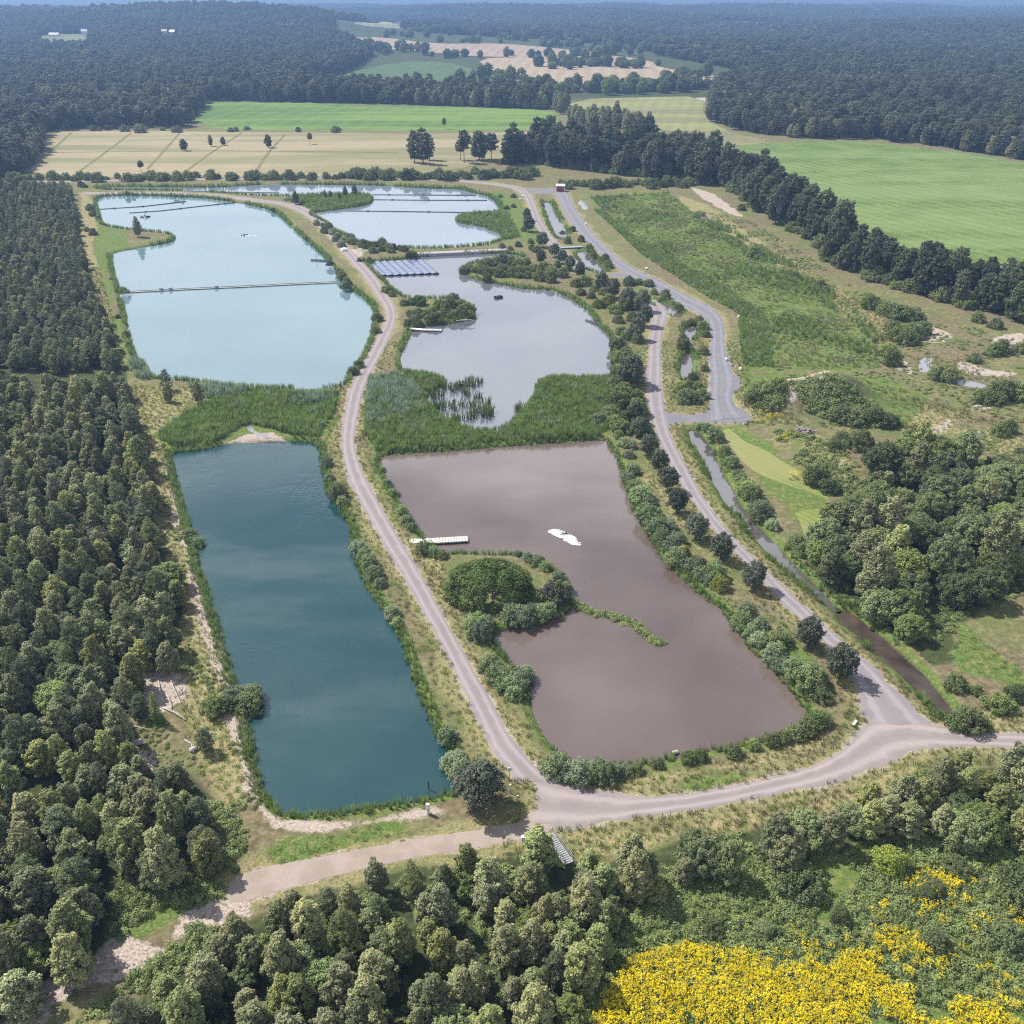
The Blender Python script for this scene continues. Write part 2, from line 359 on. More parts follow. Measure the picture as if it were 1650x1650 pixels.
rsd = np.full(X.shape, 30.0)
for P in roadPoly: rsd[near] = np.minimum(rsd[near], sdist(P, X[near], Y[near]))
Z = WZ + np.clip(wn*.5, -1.4, .6)
Z = Z + terrain(X, Y)
Z = Z + np.where(Y < 300, np.clip((wsd-3)/4, 0, 1)*np.clip((rsd-1)/3, 0, 1)*.22*wob(X, Y, 5, 2.0), 0)
# spoil mound on the right, ridge beside the mown strip
def mound(px, py, ax, ay, h, rot=0.0):
    cx, cy = G(px, py); c, s = math.cos(rot), math.sin(rot)
    u = ((X-cx)*c+(Y-cy)*s)/ax; v = (-(X-cx)*s+(Y-cy)*c)/ay
    return h*np.exp(-(u*u+v*v)**1.3)
MOUNDS = [(1300,645,13,7,4.6,0), (1352,640,7,6,3.0,0), (1225,655,9,6,2.4,0), (1330,735,14,7,1.6,-.9), (1290,700,6,4,.5,0)]
mz = sum(mound(*q) for q in MOUNDS)
mz = np.clip(mz+np.where(mz > .3, .3*wob(X, Y, 1.8, 3.), 0), 0, 9)*np.clip((rsd-.3)/3, 0, 1)*np.clip((wsd-1)/3, 0, 1)
Z = Z+mz
def ground_z(x, y):
    """height of the dry land at a point"""
    x = np.atleast_1d(np.asarray(x, float)); y = np.atleast_1d(np.asarray(y, float))
    z = terrain(x, y)
    for (px, py, ax, ay, h, rot) in MOUNDS:
        cx, cy = G(px, py); c, s = math.cos(rot), math.sin(rot)
        u = ((x-cx)*c+(y-cy)*s)/ax; v = (-(x-cx)*s+(y-cy)*c)/ay
        z = z + h*np.exp(-(u*u+v*v)**1.3)*.9
    return z
# cover weights: soil, lush green, straw, woodland floor
def cover(polys, soft=1.5, z=0.0):
    w_ = np.zeros(X.shape)
    for pl in polys:
        P = GP(pl, z); d = sdist(P, X, Y, 60.0)
        w_ = np.maximum(w_, sstep(soft, -soft, d+.5*soft*wob(X, Y, soft*1.3, 5.)))
    return w_
FOREST_L = [(-260,290),(40,298),(112,300),(122,345),(128,400),(152,470),(178,540),(203,590),(208,640),(222,700),(240,770),(255,840),(280,915),(288,990),(285,1045),(262,1085),(215,1120),(195,1180),(215,1235),(300,1245),(345,1290),(352,1350),(330,1400),(240,1408),(170,1405),(190,1440),(178,1500),(130,1560),(70,1590),(0,1625),(-120,1690),(-500,1690),(-500,700)]
FOREST_B = [(385,1500),(440,1455),(520,1432),(620,1405),(740,1388),(860,1372),(960,1385),(1060,1375),(1120,1345),(1200,1320),(1260,1335),(1330,1300),(1420,1265),(1500,1235),(1600,1235),(1800,1245),(1800,1345),(1560,1345),(1400,1350),(1270,1385),(1170,1400),(1080,1430),(1030,1500),(985,1560),(930,1640),(860,1760),(100,1760),(190,1640),(260,1580),(330,1535)]
WOOD_R = [(1298,895),(1335,848),(1385,818),(1378,790),(1425,755),(1420,722),(1470,712),(1550,738),(1660,745),(1850,760),(1850,1000),(1650,960),(1580,975),(1545,1000),(1545,1055),(1500,1075),(1440,1030),(1385,985),(1325,960)]
SOIL = [[(262,735),(272,735),(300,850),(322,940),(352,1040),(388,1150),(404,1230),(420,1290),(455,1322),(520,1326),(600,1318),(700,1300),(715,1308),(600,1332),(500,1338),(440,1335),(400,1290),(372,1180),(335,1050),(300,920),(280,830)],
        [(270,1500),(300,1462),(350,1448),(378,1466),(360,1490),(300,1512),(275,1515)],
        [(0,1632),(60,1585),(150,1545),(200,1508),(262,1520),(268,1535),(200,1568),(150,1590),(90,1630),(40,1665),(-40,1665)],
        [(356,718),(395,700),(440,697),(465,712),(420,716)],
        [(1488,535),(1505,527),(1528,535),(1535,546),(1515,553),(1490,552)],
        [(1445,570),(1465,590),(1478,604),(1462,606),(1448,596)],
        [(1535,590),(1550,580),(1575,592),(1635,602),(1625,608),(1570,604)],
        [(1600,545),(1650,535),(1650,560),(1625,575),(1605,562)],
        [(1570,650),(1600,658),(1560,665)],[(1505,690),(1525,676),(1535,680),(1515,700)],
        [(1260,640),(1300,625),(1370,628),(1385,640),(1330,642),(1290,660),(1268,668)],
        [(560,400),(590,404),(585,413),(565,415)],[(1095,160),(1140,157),(1125,178),(1105,176)],
        [(372,1430),(400,1440),(400,1475),(378,1480),(362,1455)],
        [(1110,300),(1150,312),(1200,350),(1175,345),(1130,318)],
        [(240,1065),(292,1080),(300,1120),(270,1150),(235,1170),(215,1150)],[(205,1205),(260,1215),(240,1250),(200,1250)]]
GREEN = [[(1165,690),(1195,684),(1230,710),(1300,775),(1362,835),(1345,862),(1312,872),(1250,800),(1195,735)],
         [(1540,1000),(1600,1040),(1650,1075),(1650,1110),(1600,1095),(1555,1080),(1535,1040)],
         [(945,316),(1078,309),(1110,335),(1200,395),(1300,455),(1415,560),(1420,596),(1195,598),(1240,520),(1150,455),(1040,405),(985,365)],
         [(805,305),(840,325),(865,370),(870,395),(840,390),(812,350),(790,315)],
         [(250,700),(300,665),(390,632),(430,630),(540,632),(545,660),(530,705),(470,700),(380,705),(275,722)],
         [(590,600),(660,605),(720,640),(760,700),(960,690),(990,620),(1000,690),(960,708),(700,725),(600,728),(585,690)],
         [(1035,1275),(1150,1258),(1260,1230),(1300,1228),(1240,1248),(1130,1275)],
         [(1010,1420),(1200,1400),(1400,1360),(1650,1340),(1850,1340),(1850,1760),(900,1760),(1000,1560)],
         [(1230,985),(1262,1000),(1330,1090),(1310,1100)],
         [(160,365),(205,370),(205,400),(175,410),(172,440),(185,500),(200,560),(225,600),(205,595),(180,520),(160,440),(150,390)],
         [(425,1370),(520,1345),(620,1330),(650,1325),(645,1345),(520,1375),(440,1392)],
         [(390,1330),(340,1290),(352,1340),(380,1400),(410,1380)],
         [(190,1410),(340,1408),(370,1440),(290,1470),(210,1520),(175,1500)],
         [(1190,600),(1420,605),(1500,640),(1460,690),(1400,680),(1390,640),(1300,620),(1200,630)]]
STRAW = [[(668,890),(712,900),(720,960),(760,1000),(740,1010),(700,950)],
         [(212,620),(300,625),(330,640),(270,680),(240,700),(215,690)],
         [(130,310),(150,320),(160,365),(150,400),(165,450),(185,520),(205,590),(200,600),(175,540),(130,400)],
         [(1090,312),(1140,330),(1230,390),(1330,450),(1440,520),(1430,560),(1400,540),(1300,455),(1200,395),(1105,335)],
         [(225,700),(262,700),(285,800),(318,900),(345,1000),(385,1130),(410,1230),(420,1290),(380,1310),(310,1240),(290,1110),(300,1000),(270,900),(240,800)],
         [(900,1340),(1000,1345),(1130,1320),(1250,1298),(1340,1280),(1420,1255),(1500,1225),(1420,1275),(1330,1310),(1180,1335),(1020,1375),(930,1385)],
         [(1310,700),(1345,730),(1390,770),(1350,790),(1290,730)],
         [(1370,780),(1410,790),(1400,810),(1370,800)],
         [(1530,690),(1650,700),(1650,735),(1560,725)],[(1430,640),(1560,660),(1520,700),(1450,690)],
         [(1000,1275),(1040,1270),(1250,1225),(1320,1215),(1390,1160),(1340,1180),(1240,1212),(1050,1250)],
         [(1545,1140),(1650,1150),(1650,1180),(1560,1175),(1520,1160)],
         [(1130,950),(1200,975),(1230,1010),(1200,1000)],[(1050,760),(1120,850),(1100,850),(1040,770)]]
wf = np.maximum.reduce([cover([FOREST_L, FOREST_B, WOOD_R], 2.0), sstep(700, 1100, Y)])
ws = cover(SOIL, 1.6)
wg = cover(GREEN, 2.0)
wt = cover(STRAW, 2.5)
verge = sstep(4.2, .6, rsd+1.4*wob(X, Y, 3, 8.))
wt = np.maximum(wt, verge*.6)
ws = np.maximum(ws, sstep(.9, .1, rsd+.5*wob(X, Y, 1.5, 3.))*.5)
shore = sstep(2.4, .8, wsd); wg = np.maximum(wg, shore*.75); wt = wt*(1-shore*.7)
wf = np.where(wsd < 2, 0, wf)
mud = sstep(.4, -.2, wsd)
nr, nc = sh
idx = np.arange(nr*nc).reshape(nr, nc)
F = np.stack([idx[:-1,:-1].ravel(), idx[:-1,1:].ravel(), idx[1:,1:].ravel(), idx[1:,:-1].ravel()], 1)
gm, t, p, o_ = newmat('ground_cover')
pos = tpos(t)
at = N(t, 'ShaderNodeAttribute', attribute_name='cover'); sepc = N(t, 'ShaderNodeSeparateColor'); t.links.new(at.outputs['Color'], sepc.inputs[0])
at2 = N(t, 'ShaderNodeAttribute', attribute_name='cover2'); sepd = N(t, 'ShaderNodeSeparateColor'); t.links.new(at2.outputs['Color'], sepd.inputs[0])
n1 = tnoise(t, .9, 4, .65, pos); n2 = tnoise(t, .14, 3, .6, pos); n3 = tnoise(t, 3.2, 3, .7, pos); n4 = tnoise(t, .02, 3, .55, pos); n5 = tnoise(t, .045, 3, .6, pos)
base = tramp(t, n1, [(.3, (.085, .095, .04)), (.5, (.17, .165, .075)), (.72, (.30, .26, .14))])
base = tmix(t, trange(t, n2, .4, .65), base, tramp(t, n3, [(.3, (.07, .10, .03)), (.7, (.18, .20, .08))]))
def brk(sock, nz, amt=.55):   # noise-broken edge
    return trange(t, tmath(t, 'ADD', sock, tmath(t, 'MULTIPLY', tmath(t, 'SUBTRACT', nz, .5), amt*2)), .35, .65)
straw = tramp(t, n3, [(.25, (.17, .145, .065)), (.5, (.30, .255, .135)), (.75, (.43, .37, .23))])
straw = tmix(t, trange(t, n1, .45, .62), straw, (.15, .165, .06))
green = tramp(t, n3, [(.25, (.04, .075, .018)), (.5, (.10, .16, .04)), (.75, (.19, .23, .075))])
green = tmix(t, trange(t, n1, .5, .68), green, tramp(t, n3, [(.3, (.14, .13, .05)), (.7, (.30, .28, .12))]))
green = tmix(t, trange(t, n2, .5, .62, 0, .7), green, tramp(t, n1, [(.3, (.05, .085, .025)), (.7, (.23, .25, .075))]))
base = tmix(t, trange(t, n5, .42, .6, 0, .8), base, tramp(t, n1, [(.3, (.09, .075, .045)), (.7, (.25, .2, .13))]))
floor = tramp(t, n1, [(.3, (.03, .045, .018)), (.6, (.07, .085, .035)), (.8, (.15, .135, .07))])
soil = tramp(t, n3, [(.25, (.17, .135, .11)), (.5, (.40, .335, .29)), (.75, (.58, .51, .46))])
soil = tmix(t, trange(t, n1, .56, .7), soil, (.13, .12, .06))
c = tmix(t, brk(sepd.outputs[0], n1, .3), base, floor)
farw = tramp(t, n4, [(.3, (.022, .036, .022)), (.7, (.06, .075, .04))])
c = tmix(t, sepd.outputs[2], c, farw)
c = tmix(t, brk(sepc.outputs[2], n1), c, straw)
c = tmix(t, brk(sepc.outputs[1], n1), c, green)
c = tmix(t, brk(sepc.outputs[0], n1), c, soil)
c = tmix(t, sepd.outputs[1], c, (.05, .042, .03))
t.links.new(c, p.inputs['Base Color']); p.inputs['Roughness'].default_value = .95; p.inputs['Specular IOR Level'].default_value = .1
bump(t, p, n3, .9, .2)
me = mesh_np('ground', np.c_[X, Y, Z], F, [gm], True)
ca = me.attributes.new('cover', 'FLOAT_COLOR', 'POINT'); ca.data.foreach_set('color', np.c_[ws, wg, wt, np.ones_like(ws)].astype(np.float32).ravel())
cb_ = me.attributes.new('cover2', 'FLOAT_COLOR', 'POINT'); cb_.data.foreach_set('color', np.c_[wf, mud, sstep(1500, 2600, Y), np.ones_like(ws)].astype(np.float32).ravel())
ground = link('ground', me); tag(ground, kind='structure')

# ------------------------------------------------------------------ water
def water_mat(name, c1, c2, scale=.01, rough=.03, ior=1.45, rip=.15, rscale=1.6, milky=None):
    m, t, p, o = newmat(name); ps = tpos(t)
    n = tnoise(t, scale, 3, .5, ps)
    t.links.new(tramp(t, n, [(.35, c1), (.65, c2)]), p.inputs['Base Color'])
    p.inputs['IOR'].default_value = ior
    mpw = N(t, 'ShaderNodeMapping'); t.links.new(ps, mpw.inputs[0]); mpw.inputs['Rotation'].default_value = (0, 0, .5); mpw.inputs['Scale'].default_value = (.02, .06, 1)
    t.links.new(trange(t, tnoise(t, 1.0, 4, .6, mpw.outputs[0]), .4, .65, rough*.5, rough*2.6), p.inputs['Roughness'])
    h = tmath(t, 'ADD', tnoise(t, rscale, 3, .6, ps), tmath(t, 'MULTIPLY', tnoise(t, rscale*.25, 2, .5, ps), 1.5))
    patch = trange(t, tnoise(t, .035, 2, .5, ps), .42, .62, .12, 1.0)
    b = N(t, 'ShaderNodeBump'); b.inputs['Distance'].default_value = .03
    t.links.new(tmath(t, 'MULTIPLY', patch, rip), b.inputs['Strength'])
    t.links.new(h, b.inputs['Height']); t.links.new(b.outputs[0], p.inputs['Normal'])
    return m
WM = {'A': water_mat('teal_water', (.008, .044, .05), (.022, .064, .066), scale=.03, rip=1.0, ior=1.9, rough=.12),
      'B': water_mat('brown_water', (.10, .073, .063), (.165, .127, .114), scale=.028, rip=.25, ior=2.0, rough=.08),
      'C': water_mat('milky_blue_water', (.11, .19, .225), (.15, .23, .26), scale=.02, rip=.1, ior=1.95),
      'D': water_mat('pale_water', (.14, .19, .24), (.18, .23, .285), rip=.04, ior=2.5),
      'E': water_mat('reedy_water', (.10, .108, .135), (.14, .145, .17), scale=.03, rip=.05, ior=2.6)}
WM['ditch'] = water_mat('ditch_water', (.07, .06, .06), (.12, .11, .115), rip=.08, ior=2.4)
WM['ditchlow'] = water_mat('peaty_ditch_water', (.04, .03, .024), (.085, .062, .05), scale=.25, rip=.1, ior=1.5)
WM['puddle'] = water_mat('puddle_water', (.2, .2, .22), (.26, .26, .28), rip=.1, ior=1.7)
def sheet(name, P, z, mat, skirt=0.0):
    bm = bmesh.new(); vs = [bm.verts.new((x, y, z)) for x, y in P]
    f = bm.faces.new(vs); bmesh.ops.triangulate(bm, faces=[f])
    if skirt:
        ring = [bm.verts.new((x, y, -.06)) for x, y in grow(P, skirt)]
        for i in range(len(vs)): j = (i+1) % len(vs); bm.faces.new((vs[i], vs[j], ring[j], ring[i]))
    bm.normal_update(); bmesh.ops.recalc_face_normals(bm, faces=bm.faces)
    me = bpy.data.meshes.new(name); bm.to_mesh(me); bm.free()
    if len(me.polygons) and me.polygons[0].normal.z < 0: me.flip_normals()
    me.materials.append(mat); o = link(name, me); tag(o, kind='structure'); return o
def grow(P, d):
    P = np.asarray(P); n = len(P)
    T = np.roll(P, -1, 0)-np.roll(P, 1, 0); T /= np.hypot(*T.T)[:,None]+1e-9
    A = .5*np.sum(P[:,0]*np.roll(P[:,1], -1)-np.roll(P[:,0], -1)*P[:,1])
    Nn = np.c_[T[:,1], -T[:,0]]*(1 if A > 0 else -1)
    return P+Nn*d
for k, P in pondW.items(): sheet('pond_water', grow(P, 1.0), WZ, WM[k])
for k, P in ditchW.items(): sheet('ditch_water', grow(P, .6), WZ+.004, WM['ditchlow' if k == 'lower' else 'ditch'])
for k, P in pudW.items(): sheet('puddle_water', grow(P, .5), WZ+.53, WM['puddle'])

# ------------------------------------------------------------------ roads
def gravel(name, c, c2, track=True):
    hi_ = tuple(min(1, q*1.24) for q in c2)
    m, t, p, o = newmat(name); ps = tpos(t)
    uv = N(t, 'ShaderNodeUVMap'); su = N(t, 'ShaderNodeSeparateXYZ'); t.links.new(uv.outputs[0], su.inputs[0])
    a = tnoise(t, 9, 5, .7, ps); b = tnoise(t, .35, 5, .6, ps)
    cc = tmix(t, trange(t, b, .35, .65), c, c2)
    cc = tmix(t, trange(t, a, .3, .75, 0, .45), cc, (.16, .145, .145))
    if track:
        u = su.outputs[0]; wv = tmath(t, 'ADD', u, tmath(t, 'MULTIPLY', tmath(t, 'SUBTRACT', b, .5), .25))
        d1 = tmath(t, 'ABSOLUTE', tmath(t, 'SUBTRACT', tmath(t, 'ABSOLUTE', tmath(t, 'SUBTRACT', wv, .5)), .24))
        trk = trange(t, d1, .02, .13, .6, 0)
        cc = tmix(t, trk, cc, hi_)
        mid = trange(t, tmath(t, 'ABSOLUTE', tmath(t, 'SUBTRACT', wv, .5)), .0, .12, .5, 0)
        cc = tmix(t, mid, cc, (.21, .19, .175))
        e = trange(t, tmath(t, 'ADD', tmath(t, 'ABSOLUTE', tmath(t, 'SUBTRACT', u, .5)), tmath(t, 'MULTIPLY', tmath(t, 'SUBTRACT', b, .5), .2)), .42, .5, 0, .75)
        cc = tmix(t, e, cc, (.27, .235, .17))
    t.links.new(cc, p.inputs['Base Color']); p.inputs['Roughness'].default_value = .92; p.inputs['Specular IOR Level'].default_value = .2
    bump(t, p, a, .5, .04)
    return m
GR = {'middle': gravel('pink_gravel', (.245, .212, .222), (.285, .245, .255)),
      'right': gravel('grey_gravel', (.225, .204, .222), (.265, .236, .25)),
      'far': gravel('blue_grey_gravel', (.165, .168, .205), (.20, .20, .235)),
      'parallel': gravel('dull_gravel', (.225, .205, .215), (.265, .24, .245)),
      'front': gravel('worn_gravel', (.26, .226, .225), (.305, .262, .257))}
zl = {'middle': .016, 'right': .02, 'far': .024, 'parallel': .016, 'front': .028}
for k, (A, B, s) in roadLR.items():
    n = len(A); m_ = 9; V = []; uvs = []
    us = [-.02, .035, .14, .3, .5, .7, .86, .965, 1.02]
    wid = np.hypot(*(B-A).T); 
    for i in range(n):
        ja, jb = .06*math.sin(i*1.7)+random.uniform(-.05, .05), .06*math.sin(i*2.1+1)+random.uniform(-.05, .05)
        for j in range(m_):
            u = us[j]; q = A[i]*(1-u)+B[i]*u
            e = (ja if j < 2 else jb if j > m_-3 else 0)
            q = q+(B[i]-A[i])*e
            V.append((q[0], q[1], -.06 if j in (0, m_-1) else zl[k]+.03*(1-(2*u-1)**2))); uvs.append((u, s[i]))
    F = np.array([(i*m_+j, i*m_+j+1, (i+1)*m_+j+1, (i+1)*m_+j) for i in range(n-1) for j in range(m_-1)])
    me = mesh_np('gravel_road', V, F, [GR[k]], True)
    if me.polygons[0].normal.z < 0: me.flip_normals()
    ul = me.uv_layers.new(name='UVMap'); li = np.zeros(len(me.loops), np.int32); me.loops.foreach_get('vertex_index', li)
    ul.data.foreach_set('uv', np.array(uvs, np.float32)[li].ravel())
    tag(link('gravel_road', me), kind='structure')
gx = gravel('lane_gravel', (.17, .17, .2), (.205, .2, .225), False)
gd = gravel('dirt_track_surface', (.31, .25, .205), (.38, .315, .27), False)
for i, (k, v) in enumerate(CROSS.items()):
    sheet(k, smooth_poly(GP(v), 2), .012+.003*i, gd if k == 'dirt_track' else gx, .3)

# ------------------------------------------------------------------ far fields
def field_mat(name, stops, ang, freq, amt=.5, alt=None, altw=.5):
    m, t, p, o = newmat(name); ps = tpos(t)
    mp = N(t, 'ShaderNodeMapping'); t.links.new(ps, mp.inputs[0]); mp.inputs['Rotation'].default_value = (0, 0, ang)
    wv = N(t, 'ShaderNodeTexWave'); t.links.new(mp.outputs[0], wv.inputs[0]); wv.inputs['Scale'].default_value = freq
    wv.inputs['Distortion'].default_value = 1.2; wv.inputs['Detail'].default_value = 2; wv.inputs['Detail Scale'].default_value = 1.0
    n = tnoise(t, .05, 6, .6, ps); n_ = tnoise(t, .5, 4, .6, ps)
    f = tmath(t, 'ADD', tmath(t, 'MULTIPLY', wv.outputs['Fac'], amt*.5), tmath(t, 'MULTIPLY', tmath(t, 'ADD', n, n_), .5*(1-amt*.5)))
    cc = tramp(t, f, stops)
    if alt:
        mp2 = N(t, 'ShaderNodeMapping'); t.links.new(ps, mp2.inputs[0]); mp2.inputs['Rotation'].default_value = (0, 0, ang); mp2.inputs['Scale'].default_value = (.004, .03, 1)
        cc = tmix(t, trange(t, tnoise(t, 1.0, 4, .6, mp2.outputs[0]), .4, .62, 0, altw), cc, alt)
    t.links.new(cc, p.inputs['Base Color']); p.inputs['Roughness'].default_value = .95; p.inputs['Specular IOR Level'].default_value = .1
    return m
FIELDS = [
 ('mown_strip', [(1168,692),(1194,686),(1215,698),(1262,738),(1310,782),(1360,832),(1345,858),(1318,866),(1296,846),(1256,800),(1222,762),(1195,728)], ('mown', [(.3,(.13,.17,.045)),(.55,(.18,.22,.065)),(.8,(.26,.27,.10))], R(-38), .22, .4, (.27,.25,.12), .6)),
 ('stubble_field', [(75,213),(180,211),(300,212),(420,214),(520,214),(660,216),(760,215),(900,212),(860,240),(700,281),(560,283),(440,285),(250,285),(45,284),(70,250)], ('stubble', [(.36,(.19,.165,.09)),(.5,(.29,.245,.155)),(.62,(.42,.355,.245))], R(28), .16, .9, (.16,.165,.08), .75)),
 ('green_field', [(337,162),(420,164),(600,170),(760,174),(890,177),(900,192),(880,209),(700,211),(500,209),(300,208)], ('leygreen', [(.3,(.075,.125,.03)),(.6,(.10,.17,.045)),(.8,(.17,.23,.06))], 0.1, .02, .3, (.19,.28,.07), .6)),
 ('green_field', [(1180,238),(1230,231),(1310,227),(1400,229),(1500,240),(1650,263),(1900,300),(1900,520),(1660,448),(1560,436),(1480,410),(1370,398),(1330,345),(1260,305),(1200,265)], ('silage', [(.4,(.085,.135,.036)),(.5,(.115,.175,.048)),(.6,(.165,.22,.075))], R(-24), .045, .16, (.20,.27,.11), .45)),
 ('meadow', [(900,190),(925,160),(1030,157),(1135,155),(1132,190),(1180,215),(1250,229),(1180,237),(1100,215),(1000,200)], ('meadow', [(.3,(.16,.19,.08)),(.55,(.24,.25,.11)),(.8,(.33,.31,.15))], 0.2, .03, .2, (.16,.14,.09), .7)),
 ('far_pasture', [(500,130),(560,118),(640,100),(720,100),(770,115),(800,132),(800,148),(700,143),(600,142),(500,141)], ('pasture', [(.3,(.06,.10,.045)),(.6,(.085,.135,.06)),(.8,(.13,.16,.08))], 0.1, .02, .2)),
 ('far_stubble_field', [(765,95),(850,92),(960,88),(1050,98),(1060,110),(1150,120),(1150,131),(1040,141),(900,140),(835,133),(800,118)], ('farstubble', [(.3,(.26,.20,.14)),(.55,(.33,.265,.19)),(.8,(.40,.33,.24))], 0.1, .02, .3)),
 ('far_stubble_field', [(545,62),(620,60),(700,72),(800,70),(900,78),(1000,88),(900,92),(760,92),(700,85),(620,80)], ('farstubble2', [(.3,(.24,.185,.14)),(.55,(.31,.245,.19)),(.8,(.38,.31,.24))], 0.1, .02, .3)),
 ('far_pasture', [(60,58),(100,55),(146,56),(152,66),(142,80),(90,82),(62,74)], ('farpale', [(.3,(.12,.145,.07)),(.55,(.17,.18,.10)),(.8,(.22,.22,.13))], 0.1, .02, .2)),
 ('far_pasture', [(256,56),(292,56),(292,72),(258,72)], ('farpale3', [(.3,(.10,.13,.06)),(.55,(.14,.16,.08)),(.8,(.18,.19,.1))], 0.1, .02, .2)),
 ('far_clearing', [(1300,170),(1420,162),(1560,174),(1720,190),(1720,206),(1560,192),(1400,181),(1310,180)], ('clearcut', [(.38,(.10,.10,.055)),(.5,(.17,.14,.09)),(.62,(.24,.19,.13))], 0.2, .02, .1)),
 ('far_clearing', [(560,36),(640,33),(760,40),(700,47),(600,45)], ('clearcut2', [(.38,(.12,.14,.07)),(.5,(.19,.19,.10)),(.62,(.26,.24,.14))], 0.2, .02, .1)),
 ('far_clearing', [(1150,40),(1260,36),(1380,42),(1300,47),(1180,46)], ('clearcut3', [(.38,(.12,.14,.07)),(.5,(.18,.18,.10)),(.62,(.25,.22,.14))], 0.2, .02, .1)),
 ('far_pasture', [(575,40),(610,34),(640,38),(600,44)], ('farpale2', [(.3,(.2,.26,.1)),(.55,(.28,.32,.15)),(.8,(.35,.36,.2))], 0.1, .02, .2)),
]
OPENW = []
for i, (nm, poly, (mn, stops, ang, fr_, amt, *al)) in enumerate(FIELDS):
    farf = min(b_ for a_, b_ in poly) < 158
    W0 = np.array([GT(a_, b_) for a_, b_ in poly]) if farf else GP(poly)
    P = smooth_poly(W0, 1); OPENW.append(W0)
    mt = field_mat(mn, stops, ang, fr_, amt, *(al if al else ()))
    if P[:,1].max() < 940:
        o = sheet(nm, P, .05+.004*i, mt, 2.5)
    else:   # drape over the rising land
        bm = bmesh.new(); vs = [bm.verts.new((x, y, 0)) for x, y in P]; f = bm.faces.new(vs)
        bmesh.ops.triangulate(bm, faces=[f])
        for _ in range(5): bmesh.ops.subdivide_edges(bm, edges=[e for e in bm.edges if e.calc_length() > 25], cuts=1, use_grid_fill=False); bmesh.ops.triangulate(bm, faces=bm.faces)
        co = np.array([v.co[:] for v in bm.verts]); zz = terrain(co[:,0], co[:,1])+.1+.4*sstep(950, 1300, co[:,1])
        for v, z_ in zip(bm.verts, zz): v.co.z = z_
        bmesh.ops.recalc_face_normals(bm, faces=bm.faces)
        me = bpy.data.meshes.new(nm); bm.to_mesh(me); bm.free(); me.materials.append(mt)
        if me.polygons[0].normal.z < 0: me.flip_normals()
        tag(link(nm, me), kind='structure')
# field drains: dark rough-grass lines across the stubble
for pl in ([(80,246),(300,243),(470,244),(640,246)], [(115,214),(95,232),(75,250)], [(212,214),(170,246),(128,276)], [(290,214),(262,246),(238,272)], [(390,214),(340,246),(300,276)], [(460,216),(430,248),(408,284)]):
    A = GP(pl); A = smooth_poly(A, 1, False)
    T = np.gradient(A, axis=0); T /= np.hypot(*T.T)[:,None]; Nn = np.c_[-T[:,1], T[:,0]]
    wd = .8
    sheet('field_drain', np.r_[A-Nn*wd, (A+Nn*wd)[::-1]], .115, M.setdefault('drain', field_mat('drain_grass', [(.3,(.13,.12,.06)),(.6,(.18,.175,.085)),(.8,(.25,.23,.13))], 0, .1, .2)))
# ------------------------------------------------------------------ plant prototypes (mesh data shared by all copies)
def leaf_mesh(name, C, Nrm, size, mat, tint, aspect=.7, mat2=None, sel=None):
    """one bent quad per leaf spray: C centres, Nrm facing, size per leaf, tint 0..1 per leaf"""
    n = len(C)
    Nrm = Nrm/(np.linalg.norm(Nrm, axis=1, keepdims=True)+1e-9)
    ref = rng.normal(size=(n, 3)); U = np.cross(Nrm, ref); U /= np.linalg.norm(U, axis=1, keepdims=True)+1e-9
    W_ = np.cross(Nrm, U); s = np.asarray(size).reshape(-1, 1)*np.ones((n, 1))
    u, v = U*s*.5, W_*s*.5*aspect
    V = np.stack([C-u, C-v*.9+Nrm*s*.08, C+u, C+v*.9+Nrm*s*.08], 1).reshape(-1, 3)
    F = np.arange(n*4).reshape(n, 4)
    me = mesh_np(name, V, F, [mat]+([mat2] if mat2 else []))
    a = me.attributes.new('leafv', 'FLOAT', 'FACE'); a.data.foreach_set('value', np.clip(tint, 0, 1).astype(np.float32))
    if sel is not None: me.polygons.foreach_set('material_index', sel.astype(np.int32))
    return me
def sphere_pts(n):
    v = rng.normal(size=(n, 3)); return v/np.linalg.norm(v, axis=1, keepdims=True)
def crown_from_clumps(name, clumps, per, leaf, mat, up=.35, jit=.8, shell=(.55, 1.05), aspect=.7):
    Cs, Ns, Ts = [], [], []
    cl = np.array(clumps)
    for i, (cx, cy, cz, rx, ry, rz) in enumerate(cl):
        k = max(8, int(per*(rx*ry+ry*rz+rx*rz)/3))
        d = sphere_pts(k); d = d[d[:,2] > -.75]; r = rng.uniform(*shell, size=(len(d), 1))
        P = np.array([cx, cy, cz])+d*r*np.array([rx, ry, rz])
        keep = np.ones(len(P), bool)
        q = ((P[:,None,:]-cl[None,:,:3])/cl[None,:,3:])
        ins = (np.sum(q*q, 2) < .42); ins[:,i] = False
        keep &= ~ins.any(1)
        P, d = P[keep], d[keep]
        Cs.append(P); Ns.append(d+rng.normal(size=d.shape)*jit*.42+np.array([0, 0, up+.35]))
        Ts.append(np.clip(rng.normal(.5, .22, len(P))+rng.normal(0, .14), 0, 1))
    C = np.concatenate(Cs); Nn = np.concatenate(Ns); T = np.concatenate(Ts)
    return leaf_mesh(name, C, Nn, leaf*rng.uniform(.65, 1.35, len(C)), mat, T, aspect)
